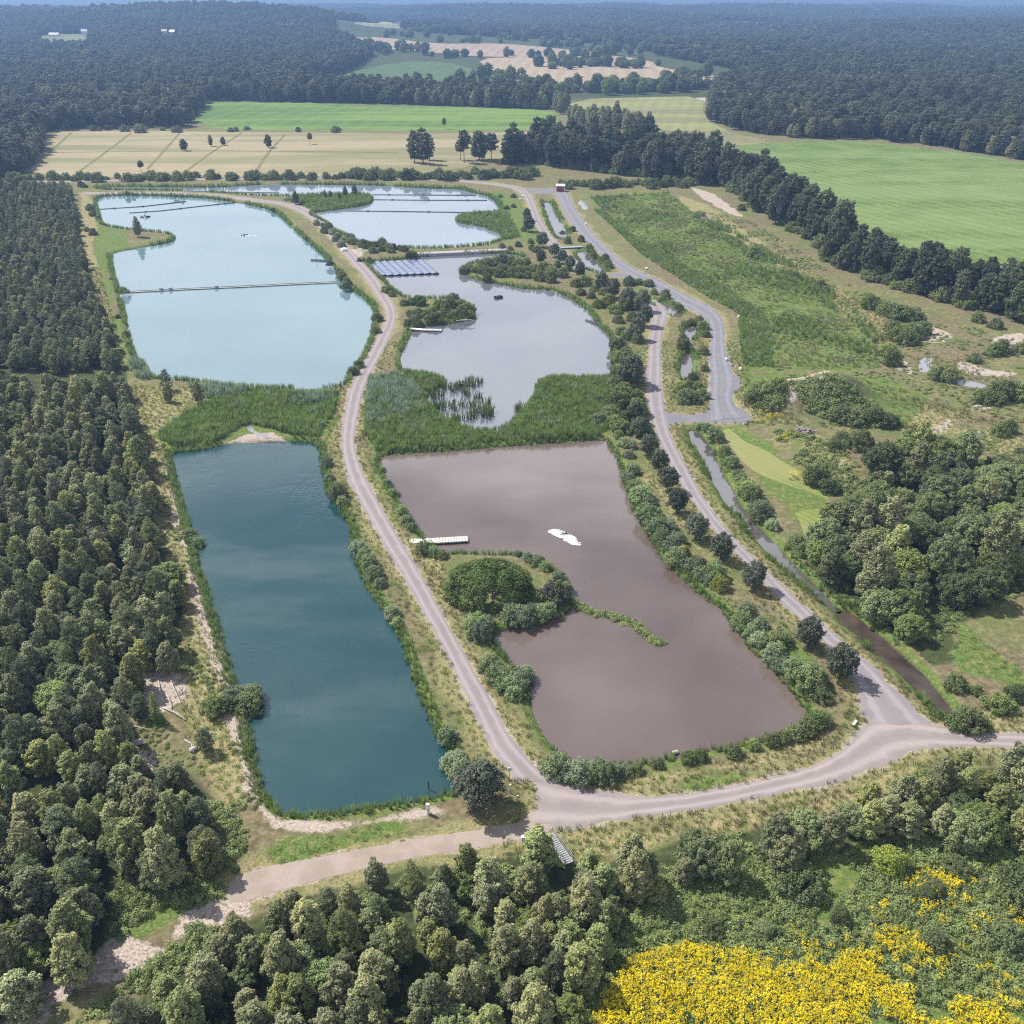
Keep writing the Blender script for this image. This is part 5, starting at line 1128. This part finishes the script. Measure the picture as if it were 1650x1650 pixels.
# ------------------------------------------------------------------ built things
M['white'] = simple('white_paint', (.78, .78, .76), .5, .06, 2)
M['lightgrey'] = simple('galvanised_steel', (.38, .39, .41), .4, .12, 3, .3)
M['grey'] = simple('weathered_concrete', (.42, .41, .40), .9, .18, 2)
M['darkplastic'] = simple('black_plastic', (.025, .028, .035), .5, .2, 2)
M['planks'] = simple('grey_deck_boards', (.46, .45, .44), .85, .2, 5)
M['darkplanks'] = simple('tarred_deck_boards', (.07, .07, .075), .85, .3, 5)
M['red'] = simple('falu_red_boards', (.27, .045, .04), .85, .15, 4)
M['roof'] = simple('pale_tin_roof', (.55, .54, .56), .5, .08, 2)
M['foam'] = simple('white_foam', (.86, .87, .88), .8, .05, 4)
M['glass'] = simple('window_glass', (.03, .035, .04), .1, .1, 1)
M['baffle'] = simple('grey_lilac_baffle', (.34, .31, .335), .8, .15, 1)
M['tarblack'] = simple('boom_rubber', (.09, .095, .11), .6, .2, 1)
M['bluesteel'] = simple('blue_grey_steel', (.26, .31, .38), .5, .1, 2)
M['panel'] = simple('solar_glass', (.17, .20, .30), .25, .1, .3, .0, .6)
M['yellow_house'] = simple('yellow_render', (.6, .5, .22), .8, .06, 1)
M['rock'] = simple('stone', (.40, .37, .35), .9, .25, 2)
def pt(px, py, z=0.0): x, y = G(px, py, z); return Vector((x, y, z))

# red hut
x, y = G(903, 308); hut = empty('red_hut', (x, y, 0), R(-4)); tag(hut, 'small red timber hut with white corner boards and pale roof beside the far lane', 'hut')
b = MB(); b.box((0, 0, 1.3), (4.0, 3.0, 2.6)); b.build('wall', M['red'], hut)
b = MB(); b.add([(-2.3, -1.85, 2.55), (2.3, -1.85, 2.55), (2.3, 0, 3.35), (-2.3, 0, 3.35), (2.3, 1.85, 2.55), (-2.3, 1.85, 2.55), (-2.3, -1.85, 2.67), (2.3, -1.85, 2.67), (2.3, 0, 3.47), (-2.3, 0, 3.47), (2.3, 1.85, 2.67), (-2.3, 1.85, 2.67)],
    [(0,1,2,3),(3,2,4,5),(6,9,8,7),(9,11,10,8),(0,6,7,1),(5,4,10,11),(0,3,9,6),(3,5,11,9),(1,7,8,2),(2,8,10,4)]); b.build('roof', M['roof'], hut)
b = MB(); b.add([(-2, -1.5, 2.6), (-2, 1.5, 2.6), (-2, 0, 3.25), (-1.9, -1.5, 2.6), (-1.9, 1.5, 2.6), (-1.9, 0, 3.25)], [(0,2,1),(3,4,5),(0,3,5,2),(2,5,4,1),(0,1,4,3)]); b.build('gable', M['red'], hut)
for sx in (-1, 1):
    for sy in (-1, 1): b = MB(); b.box((sx*2.0, sy*1.5, 1.3), (.22, .22, 2.58)); b.build('corner_board', M['white'], hut)
b = MB(); b.box((-2.03, .1, 1.3), (.08, 2.4, 2.2)); b.build('door', M['white'], hut)
b = MB(); b.box((.7, -1.52, 1.5), (.9, .06, .8)); f = b.build('window', M['white'], hut); b = MB(); b.box((.7, -1.56, 1.5), (.74, .04, .64)); b.build('pane', M['glass'], f)

# floating solar array
BL, FL, FR, BRr = (Vector((*G(*q, WZ), WZ)) for q in ((590,424),(612,446),(708,442),(688,422)))
sol = empty('floating_solar_array', FL); tag(sol, 'floating array of pale solar panels in eight tent rows on the lilac pond', 'solar panels')
U = (FR-FL)/8; Vv = (BL-FL)
pm = None
for i in range(8):
    o0 = U*i; hp = .38
    fl = MB(); 
    c0 = o0+U*.04; c1 = o0+U*.96
    fl.add([c0+Vector((0,0,.05)), c1+Vector((0,0,.05)), c1+Vv+Vector((0,0,.05)), c0+Vv+Vector((0,0,.05)), c0+Vector((0,0,.3)), c1+Vector((0,0,.3)), c1+Vv+Vector((0,0,.3)), c0+Vv+Vector((0,0,.3))], [(0,3,2,1),(4,5,6,7),(0,1,5,4),(1,2,6,5),(2,3,7,6),(3,0,4,7)])
    fl.build('pontoon_float', M['darkplastic'], sol)
    for side in (0, 1):
        for k in range(6):
            a0, a1 = Vv*(k/6+.004), Vv*((k+1)/6-.004)
            if side == 0: l_, h_ = o0+U*.02+Vector((0,0,.35)), o0+U*.66+Vector((0,0,.35+hp))
            else: l_, h_ = o0+U*.98+Vector((0,0,.35)), o0+U*.68+Vector((0,0,.35+hp))
            b = MB(); d_ = Vector((0, 0, -.06)); q = [l_+a0, h_+a0, h_+a1, l_+a1]
            b.add(q+[v+d_ for v in q], [(0,1,2,3),(7,6,5,4),(0,4,5,1),(1,5,6,2),(2,6,7,3),(3,7,4,0)]); b.build('panel', M['panel'], sol)
    b = MB(); e0 = Vv*-.004
    b.add([o0+U*.04+e0+Vector((0,0,.1)), o0+U*.96+e0+Vector((0,0,.1)), o0+U*.67+e0+Vector((0,0,.66)), o0+U*.04+Vv*.002+Vector((0,0,.1)), o0+U*.96+Vv*.002+Vector((0,0,.1)), o0+U*.67+Vv*.002+Vector((0,0,.66))], [(0,1,2),(3,5,4),(0,3,4,1),(1,4,5,2),(2,5,3,0)]); b.build('end_shade', M['darkplastic'], sol)  # dark triangle added to stand for shade in the row's open end
b = MB(); b.box(((BL-FL)-U*.5)+Vector((0, 0, .35)), (U.length*1.2, .9, .12), math.atan2(U.y, U.x)); b.build('gangway', M['lightgrey'], sol)

def plank_jetty(name, p0, p1, width, z, mat, label, ramp=.35, rail=False, nplank=14, floats=True, rampmat=None):
    """gangway from the bank at p0, then a floating deck of cross boards to p1"""
    d = (p1-p0); L = d.length; a = math.atan2(d.y, d.x); e = empty(name, (p0.x, p0.y, 0), a); tag(e, label, 'jetty')
    Lr = L*ramp
    b = MB(); b.add([(0, -width*.4, .1), (Lr, -width*.4, z+.05), (Lr, width*.4, z+.05), (0, width*.4, .1), (0, -width*.4, .02), (Lr, -width*.4, z-.05), (Lr, width*.4, z-.05), (0, width*.4, .02)], [(0,1,2,3),(7,6,5,4),(0,4,5,1),(1,5,6,2),(2,6,7,3),(3,7,4,0)]); b.build('gangway', rampmat or mat, e)
    b = MB(); b.box((Lr+(L-Lr)/2, 0, z-.14), ((L-Lr), width*.92, .2)); b.build('deck_frame', M['lightgrey'], e)
    pw = (L-Lr)/nplank
    for k in range(nplank):
        b = MB(); b.box((Lr+pw*(k+.5), 0, z), (pw*.9, width, .07)); b.build('plank', mat, e)
    if floats:
        for k in range(3):
            b = MB(); b.box((Lr+(L-Lr)*(k+.5)/3, 0, z-.4), ((L-Lr)/3.6, width*.8, .34)); b.build('float', M['darkplastic'], e)
    if rail:
        b = MB()
        for k in range(5):
            b.tube([(Lr+(L-Lr)*k/4, width*.47, z), (Lr+(L-Lr)*k/4, width*.47, z+1.0)], .03, 5)
        b.tube([(Lr, width*.47, z+1.0), (L, width*.47, z+1.0)], .03, 5); b.build('railing', M['lightgrey'], e)
    return e
plank_jetty('pontoon_jetty', pt(660,873,-.1), pt(754,868,WZ+.4), 1.75, WZ+.45, M['planks'], 'white floating jetty with gangway on the left side of the brown pond', .42, False, 12, True, M['white'])
plank_jetty('small_jetty', pt(661,530,-.1), pt(712,531.5,WZ+.4), 1.5, WZ+.4, M['planks'], 'small grey jetty with pale gangway below the bushy islet', .4, False, 8, True, M['white'])
plank_jetty('dark_jetty', pt(533,419,-.1), pt(501,418,WZ+.4), 1.3, WZ+.4, M['darkplanks'], 'short dark jetty on the right shore of the milky blue pond', .25, False, 6)
p0 = pt(510,417,WZ+.4); pl = empty('pump_post', (p0.x, p0.y, WZ+.4)); tag(pl, 'thin post standing on the short dark jetty', 'post')
b = MB(); b.tube([(0,0,0),(0,0,1.6)], .07, 6); b.build('pole', M['bluesteel'], pl); b = MB(); b.box((0,0,1.65), (.35,.2,.3)); b.build('box', M['bluesteel'], pl)

# booms and baffles
def boom(name, pts, r_, mat, label, z=.08, cat='boom', floats=0):
    P = [Vector((*G(a, b_, WZ), WZ+z)) for a, b_ in pts]; e = empty(name, P[0]); tag(e, label, cat)
    b = MB(); b.tube([q-P[0] for q in P], r_, 8); b.build('hose', mat, e, True)
    tot = sum((P[i+1]-P[i]).length for i in range(len(P)-1))
    for k in range(floats):
        t_ = (k+.5)/floats*(len(P)-1); i = min(int(t_), len(P)-2); q = P[i].lerp(P[i+1], t_-i)-P[0]
        b = MB(); b.tube([q-Vector((.6,0,0)), q+Vector((.6,0,0))], r_*1.7, 8); b.build('float', mat, e, True)
    return e
boom('floating_boom', [(160,337.5),(230,333),(300,325)], .22, M['tarblack'], 'upper dark floating boom in the milky blue pond', floats=3)
boom('floating_boom', [(208,343.5),(260,340),(320,333),(380,326.5)], .22, M['tarblack'], 'lower dark floating boom in the milky blue pond', floats=3)
boom('floating_boom', [(600,314),(680,314.5),(765,315)], .25, M['tarblack'], 'farthest dark boom line across the uppermost pond', floats=3)
boom('floating_boom', [(603,322),(690,323),(785,323)], .25, M['tarblack'], 'middle dark boom line across the uppermost pond', floats=3)
boom('floating_boom', [(545,340),(640,341),(740,342.5),(795,344)], .25, M['tarblack'], 'nearest dark boom line across the uppermost pond', floats=3)
boom('floating_boom', [(300,307.5),(380,310.5),(450,311)], .2, M['tarblack'], 'dark boom along the narrow arm of the uppermost pond', floats=2)
# floating baffle walkway across the milky pond
P = [Vector((*G(a, b_, WZ), WZ)) for a, b_ in ((203,471.5),(300,466.5),(400,462),(480,458),(549,455))]
e = empty('floating_baffle', P[0]); tag(e, 'long pale grey floating baffle across the milky blue pond', 'baffle')
for i in range(len(P)-1):
    n_ = 3
    for k in range(n_):
        a_, c_ = P[i].lerp(P[i+1], k/n_+.004)-P[0], P[i].lerp(P[i+1], (k+1)/n_-.004)-P[0]; dd = c_-a_; m_ = (a_+c_)/2
        b = MB(); b.box(m_+Vector((0, 0, .2)), (dd.length, 1.5, .16), math.atan2(dd.y, dd.x)); b.build('segment', M['grey'], e)
        b = MB(); b.box(m_+Vector((0, 0, .34)), (dd.length, .12, .22), math.atan2(dd.y, dd.x)); b.build('skirt_rail', M['tarblack'], e)
for k, (a, b_) in enumerate(((260,468.5),(275,467.8),(349,464.5))):
    q = pt(a, b_, WZ); o = MB().box((0, 0, .5), (.9, .9, .9)).build('float_box', M['bluesteel']); o.location = q; tag(o, ['first', 'second', 'third'][k]+' small grey box from the left on the floating baffle', 'box')
# dam wall between the two upper ponds
P = [Vector((*G(a, b_), 0)) for a, b_ in ((673,409.5),(740,406.5),(822,402.5))]
e = empty('dam_wall', P[0]); tag(e, 'grey-lilac dam wall between the lilac pond and the uppermost pond', 'wall')
for i in range(2):
    a_, c_ = P[i]-P[0], P[i+1]-P[0]; dd = c_-a_; b = MB(); b.box((a_+c_)/2+Vector((0, 0, -.3)), (dd.length*.998, 3.6, 1.1), math.atan2(dd.y, dd.x)); b.build('crest', M['baffle'], e)
    b = MB(); b.box((a_+c_)/2+Vector((0, 0, .3))+Vector((-dd.y, dd.x, 0)).normalized()*-1.7, (dd.length*.996, .15, .25), math.atan2(dd.y, dd.x)); b.build('kerb', M['grey'], e)

# aerators
def foam_obj(px, py, ax, ay, n, label, rot=0.0, zz=.12):
    P_ = pt(px, py, WZ); bm = bmesh.new()
    for k in range(n):
        a, r_ = random.uniform(0, 6.28), math.sqrt(random.random()); u, v = ax*r_*math.cos(a), ay*r_*math.sin(a)
        c, s = math.cos(rot), math.sin(rot); s0 = random.uniform(.05, .26)*(1.2-.75*r_)
        mt = Matrix.Translation((u*c-v*s, u*s+v*c, .0)) @ Matrix.Diagonal((s0*1.6, s0*1.2, s0*random.uniform(.3, 1.0), 1))
        bmesh.ops.create_icosphere(bm, subdivisions=1, radius=1.0, matrix=mt)
    me = bpy.data.meshes.new('foam'); bm.to_mesh(me); bm.free(); me.materials.append(M['foam'])
    o = link('foam', me); o.location = P_; tag(o, label, 'foam', kind='stuff'); return o
foam_obj(908, 863, 2.6, 1.0, 330, 'white churned foam thrown up by the aerator in the brown pond', -.55)
foam_obj(898, 858, 1.7, 1.1, 150, 'white splash at the head of the aerator in the brown pond', -.4)
foam_obj(921, 872, 2.0, .9, 150, 'white foam tail behind the aerator in the brown pond', -.7)
foam_obj(397, 380, 5.5, 1.0, 70, 'white spray patch of the fountain in the milky blue pond')
foam_obj(233, 351, 3.2, 1.2, 50, 'white froth round the aerator raft in the milky blue pond')
def aerator(px, py, label, s=1.0, rz=0.0):
    q = pt(px, py, WZ); e = empty('surface_aerator', q, rz); e.scale = (s, s, s); tag(e, label, 'aerator')
    for yy in (-.6, .6): b = MB(); b.tube([(-1.3, yy, .1), (1.3, yy, .1)], .2, 8); b.build('float', M['darkplastic'], e, True)
    b = MB(); b.tube([(0, 0, .2), (0, 0, .85)], .22, 10); b.build('motor', M['bluesteel'], e, True)
    b = MB(); b.box((0, 0, .3), (.9, 1.5, .08)); b.build('frame', M['lightgrey'], e); return e
aerator(907, 861, 'dark aerator raft half hidden in white foam in the brown pond', .62, -.5)
aerator(394, 379, 'small fountain aerator in the middle of the milky blue pond', .9)
aerator(234, 350, 'dark aerator raft near the top left of the milky blue pond', 1.5)
# raft and logs
q = pt(803, 480, WZ); e = empty('dark_raft', q, .3); tag(e, 'small dark nesting raft floating in the lilac pond', 'raft')
b = MB(); b.box((0, 0, .15), (2.6, 1.8, .4)); b.build('float', M['darkplastic'], e); b = MB()
for k in range(26): a = random.uniform(0, 6.28); b.box((random.uniform(-1.1, 1.1), random.uniform(-.7, .7), .5), (random.uniform(.4, .9), .12, random.uniform(.1, .5)), a, random.uniform(-.5, .5))
b.build('brush_cover', M['darkplanks'], e)
q0, q1 = pt(944, 516, WZ+.1), pt(984, 531, WZ+.1)
e = empty('fallen_log', q0); tag(e, 'dark fallen trunk lying in the lilac pond by the right bank', 'log')
b = MB(); b.tube([(0,0,0), (q1-q0)*.5+Vector((0,.4,.2)), q1-q0], [.35, .45, .5], 7); b.build('trunk', M['darkplanks'], e, True)
for k in range(6):
    t_ = random.uniform(.1, .9); b = MB(); s0 = (q1-q0)*t_; b.tube([s0, s0+Vector((random.uniform(-1, 1), random.uniform(-1, 1), random.uniform(.4, 1.2)))], [.14, .04], 5); b.build('branch', M['darkplanks'], e)
q0 = pt(735, 518, 0); e = empty('dead_branch', q0); tag(e, 'pale dead branches overhanging the tip of the bushy islet', 'branch')
for k in range(5): b = MB(); b.tube([(k*.5, 0, .2), (k*.5+2.5, -.8+random.uniform(-.5, .5), .9), (k*.5+4.5, -1+random.uniform(-.8, .8), .4)], [.1, .07, .03], 5); b.build('branch', M['deadwood'], e)

# footbridge, cabinets, posts by the lower junction
p0, p1 = pt(884, 1345, .3), pt(917, 1392, .3); d = p1-p0; L = d.length; e = empty('steel_footbridge', (p0.x, p0.y, .25), math.atan2(d.y, d.x)); tag(e, 'white steel footbridge with railings leading off the junction into the trees', 'footbridge')
for k in range(16): b = MB(); b.box((L*(k+.5)/16, 0, .1), (L/16*.7, .95, .06)); b.build('plank', M['lightgrey'], e)
for s_ in (-1, 1):
    b = MB(); b.box((L/2, s_*.52, .1), (L, .08, .2)); b.build('beam', M['lightgrey'], e)
    b = MB(); b.tube([(0, s_*.54, 1.05), (L, s_*.54, 1.05)], .03, 6); b.tube([(0, s_*.54, .6), (L, s_*.54, .6)], .02, 6)
    for k in range(6): b.tube([(L*k/5, s_*.54, .1), (L*k/5, s_*.54, 1.15)], .04, 6)
    b.build('railing', M['lightgrey'], e)
def cabinet(px, py, w_, d_, h_, label, mat='white', roofm='white'):
    q = pt(px, py); e = empty('utility_cabinet', q, random.uniform(-.2, .2)); tag(e, label, 'cabinet')
    b = MB(); b.box((0, 0, h_/2), (w_, d_, h_)); b.build('body', M[mat], e, bevel=.03)
    b = MB(); b.box((0, 0, h_+.05), (w_*1.12, d_*1.15, .1)); b.build('lid', M[roofm], e, bevel=.02)
    b = MB(); b.box((0, -d_/2-.015, h_*.5), (w_*.8, .03, h_*.78)); dd = b.build('door', M[mat], e)
    b = MB(); b.box((w_*.3, -d_/2-.05, h_*.5), (.05, .05, .16)); b.build('handle', M['darkplastic'], dd); return e
cabinet(690, 1311, .38, .3, 1.5, 'slim white utility cabinet on the lower bank of the teal pond')
cabinet(843, 1361, .4, .35, 1.25, 'white utility box at the edge of the dirt track near the footbridge')
cabinet(877, 1358, .75, .6, 1.0, 'white-topped dark cabinet at the end of the footbridge', 'bluesteel', 'white')
q = pt(793, 1243); e = empty('well_cover', q); tag(e, 'pale round concrete well cover on the dry bank by the road', 'well')
b = MB(); b.tube([(0,0,-.1),(0,0,.25)], .62, 20); b.build('ring', M['grey'], e); b = MB(); b.tube([(0,0,.252),(0,0,.34)], .56, 20); b.build('lid', M['lightgrey'], e)
q = pt(821, 1256); e = empty('round_sign', q); tag(e, 'round white sign on a thin post beside the lower road', 'sign')
b = MB(); b.tube([(0,0,0),(0,0,1.7)], .035, 6); b.build('post', M['lightgrey'], e); b = MB(); b.tube([(0,-.03,1.7),(0,.03,1.71)], .32, 16); b.build('disc', M['white'], e)
q = pt(822, 1279); e = empty('marker_post', q); tag(e, 'thin dark marker post with white cap beside the lower road', 'post')
b = MB(); b.tube([(0,0,0),(0,0,1.3)], .05, 6); b.build('post', M['bluesteel'], e); b = MB(); b.tube([(0,0,1.3),(0,0,1.55)], .12, 8); b.build('cap', M['white'], e)
q = pt(834, 1297); e = empty('marker_post', q); tag(e, 'pale marker post nearest the dirt track junction', 'post')
b = MB(); b.tube([(0,0,0),(0,0,1.4)], .05, 6); b.build('post', M['lightgrey'], e); b = MB(); b.box((0,0,1.45), (.2,.1,.25)); b.build('plate', M['white'], e)
q = pt(691, 1272, WZ); e = empty('gauge_pole', q); tag(e, 'dark gauge pole standing in the teal pond near its lower bank', 'post')
b = MB(); b.tube([(0,0,-.4),(0,0,1.6)], .06, 6); b.build('pole', M['darkplanks'], e); b = MB(); b.box((0,-.08,.9), (.16,.03,1.0)); b.build('scale_board', M['darkplanks'], e)
q = pt(1377, 1167); o = MB().box((0,0,.2), (1.1,.35,.35), .9).build('white_slab', M['white'], bevel=.06); o.location = q; tag(o, 'short white slab on the lower right corner of the brown pond', 'slab')
q = pt(1088, 1213, WZ+.1); o = MB().box((0,0,.15), (.9,.5,.35), .3).build('pale_stone', M['rock'], bevel=.12); o.location = q; tag(o, 'pale stone at the lower edge of the brown pond', 'stone')
q = pt(1206, 853, WZ); o = MB().box((0,0,.1), (.8,.4,.3), .5).build('pale_stone', M['white'], bevel=.1); o.location = q; tag(o, 'white lump floating in the narrow ditch', 'stone')
# footbridge over the upper ditch
p0, p1 = pt(903, 399, .4), pt(938, 397, .4); d = p1-p0; L = d.length; e = empty('plank_bridge', (p0.x, p0.y, .3), math.atan2(d.y, d.x)); tag(e, 'blue-grey plank bridge across the ditch below the red hut', 'footbridge')
for k in range(6): b = MB(); b.box((L*(k+.5)/6, 0, .1), (L/6*.94, 2.0, .12)); b.build('plank', M['bluesteel'], e)
for s_ in (-1, 1): b = MB(); b.box((L/2, s_*1.02, -.1), (L, .15, .3)); b.build('beam', M['darkplanks'], e)
# weathered brush pile and stones
q = pt(1290, 702, .4); e = empty('brush_pile', q); tag(e, 'mauve-grey heap of stumps and brushwood beside the mown strip', 'brush pile')
b = MB()
for k in range(230):
    a, r_ = random.uniform(0, 6.28), math.sqrt(random.random()); cx, cy = 3.7*r_*math.cos(a), 2.0*r_*math.sin(a); cz = (1-r_*r_)*1.7*random.uniform(.4, 1.05)
    dr = Vector((random.gauss(0, 1), random.gauss(0, 1), random.gauss(0, .4))).normalized()*random.uniform(.3, 1.1); c_ = Vector((cx, cy, cz)); r0 = random.uniform(.05, .2)
    b.tube([c_-dr, c_+dr], [r0, r0*.6], 5)
b.build('brushwood', M['brush'], e)
b = MB()
for k in range(14):
    a = random.uniform(0, 6.28); c_ = Vector((3*math.cos(a)*random.random(), 1.6*math.sin(a)*random.random(), random.uniform(.6, 1.4))); dr = Vector((random.gauss(0, 1), random.gauss(0, 1), .3)).normalized()*.5
    b.tube([c_-dr, c_+dr], [.42, .3], 7)
b.build('stumps', M['brush'], e)
# bleached branches on the felled strip
BRN = [(275,1095,290,1130),(280,1122,295,1108),(268,1118,275,1140),(190,1165,240,1175),(205,1218,214,1197),(212,1222,232,1207),(205,1218,228,1240),(222,1232,232,1250),(240,1237,252,1230),(262,1140,300,1160),(298,1192,312,1212),(240,1245,262,1250),(255,1095,262,1128)]
for k, (a, b_, c_, d_) in enumerate(BRN):
    p0, p1 = pt(a, b_, .1), pt(c_, d_, .35); e = empty('fallen_branch', p0); tag(e, 'bleached fallen branch on the felled strip left of the teal pond', 'branch', 'bleached branches on the felled strip')
    dd = p1-p0; m_ = dd*.5+Vector((random.uniform(-.3, .3), random.uniform(-.3, .3), .25)); b = MB(); b.tube([(0,0,0), m_, dd], [.09, .07, .03], 5); b.build('limb', M['deadwood'], e)
    for q_ in range(3):
        s0 = m_*random.uniform(.5, 1.6); b = MB(); b.tube([s0, s0+Vector((random.uniform(-.9, .9), random.uniform(-.9, .9), random.uniform(0, .5)))], [.04, .015], 4); b.build('twig', M['deadwood'], e)
q = pt(222, 1199, .3); o = MB().box((0,0,.3), (1.5,.9,.6), .4).build('grey_rock', M['rock'], bevel=.2); o.location = q; tag(o, 'greyish rock among the fallen branches', 'stone')
q = pt(312, 1208, .2); o = MB().box((0,0,.2), (1.1,.8,.5), .8).build('grey_rock', M['rock'], bevel=.18); o.location = q; tag(o, 'grey stone in the shadow of the lone pine', 'stone')
# picnic place by the winding road
q = pt(555, 404); e = empty('white_shelter', q, .3); tag(e, 'low white rounded cover on the bare patch beside the winding road', 'shelter')
b = MB(); n = 12
ring = [(1.25*math.cos(math.pi*k/n), 1.0*math.sin(math.pi*k/n)) for k in range(n+1)]
b.add([(xx, yy, zz) for yy in (-1.0, 1.0) for xx, zz in ring], [(k, k+1, n+2+k, n+1+k) for k in range(n)]+[tuple(range(n+1)), tuple(range(2*n+1, n, -1))]); b.build('cover', M['white'], e); b = MB(); b.box((0, 0, .06), (2.7, 2.2, .12)); b.build('base', M['grey'], e)
q = pt(548, 399); e = empty('info_post', q); tag(e, 'tall pale post beside the white cover on the winding road', 'post'); b = MB(); b.tube([(0,0,0),(0,0,2.2)], .1, 6); b.build('post', M['lightgrey'], e); b = MB(); b.box((0,0,2.0), (.6,.1,.7)); b.build('board', M['lightgrey'], e)
for k, (a, b_) in enumerate(((580,404),(586,407))):
    q = pt(a, b_); e = empty('bench', q, .5*k); tag(e, ['pale bench nearer the white cover', 'pale bench nearer the solar panels'][k], 'bench')
    b = MB(); b.box((0, 0, .45), (1.8, .45, .08)); b.build('seat', M['white'], e); b = MB(); b.box((0, .22, .75), (1.8, .06, .4)); b.build('backrest', M['white'], e)
    for sx in (-.7, .7): b = MB(); b.box((sx, 0, .2), (.1, .4, .42)); b.build('leg', M['white'], e)
for k, (a, b_, lb) in enumerate(((838,322,'white boulder on the grass edge of the parallel lane'), (843,317,'white boulder on the parallel lane near the hut'), (1042,434,'white marker box where the link lane meets the far lane'), (1190,512,'white marker box at the bend of the reed band'), (1170,581,'white marker stone on the edge of the far lane'), (1193,596,'white marker box at the lower end of the reed band'), (944,362,'white pipe end beside the far lane'))):
    q = pt(a, b_); o = MB().box((0,0,.35), (.9,.6,.7), .3*k).build('marker_box', M['white'], bevel=.12); o.location = q; tag(o, lb, 'marker')
# far houses
def house(px, py, w_, d_, h_, rz, wm, rm, lb):
    x, y = GT(px, py); z = float(ground_z(x, y)[0])-.3; e = empty('far_house', (x, y, z), rz); tag(e, lb, 'house')
    b = MB(); b.box((0,0,h_/2), (w_, d_, h_)); b.build('wall', wm, e)
    b = MB(); hw, hd = w_/2+.5, d_/2+.5; rt = h_+d_*.45
    b.add([(-hw,-hd,h_-.1),(hw,-hd,h_-.1),(hw,0,rt),(-hw,0,rt),(hw,hd,h_-.1),(-hw,hd,h_-.1)], [(0,1,2,3),(3,2,4,5),(0,3,5),(1,4,2),(0,5,4,1)]); r_ = b.build('roof', rm, e)
    b = MB(); b.box((w_*.2, 0, rt+.3), (.9,.9,1.4)); b.build('chimney', M['grey'], r_)
    for k in range(3): b = MB(); b.box((-w_*.3+k*w_*.3, -d_/2-.03, h_*.55), (1.3,.08,1.5)); b.build('window', M['glass'], e)
house(137, 56, 10, 8, 6, .3, M['white'], M['roof'], 'white farmhouse in the hazy clearing at the upper left')
house(88, 59, 16, 7, 3.5, .1, M['white'], M['roof'], 'long white farm building at the edge of the hazy clearing')
house(266, 58, 8, 7, 8, .2, M['yellow_house'], M['roof'], 'taller yellow house in the hazy forest')
house(279, 58, 9, 7, 7, -.2, M['yellow_house'], M['roof'], 'right-hand yellow house in the hazy forest')
house(925, 88, 9, 7, 5, .1, M['bluesteel'], M['roof'], 'small blue-grey barn on the distant stubble fields')
house(640, 146, 5, 3.5, 2.6, .1, M['white'], M['roof'], 'tiny white shed on the far pasture')

# ------------------------------------------------------------------ haze: one closed box of even, thin, pale-blue air
hb = MB(); hb.box((0, 5350, 64), (15000, 11500, 172))
hz = hb.build('haze', None); hm = bpy.data.materials.new('thin_haze'); hm.use_nodes = True; t = hm.node_tree; t.nodes.clear()
ho = N(t, 'ShaderNodeOutputMaterial'); pv = N(t, 'ShaderNodeVolumePrincipled'); pv.inputs['Color'].default_value = (.34, .56, 1.0, 1); pv.inputs['Density'].default_value = 2.0e-4; pv.inputs['Anisotropy'].default_value = 0.2
t.links.new(pv.outputs[0], ho.inputs['Volume']); hz.data.materials.append(hm); tag(hz, 'thin blue summer haze over the whole valley', 'haze', kind='stuff')
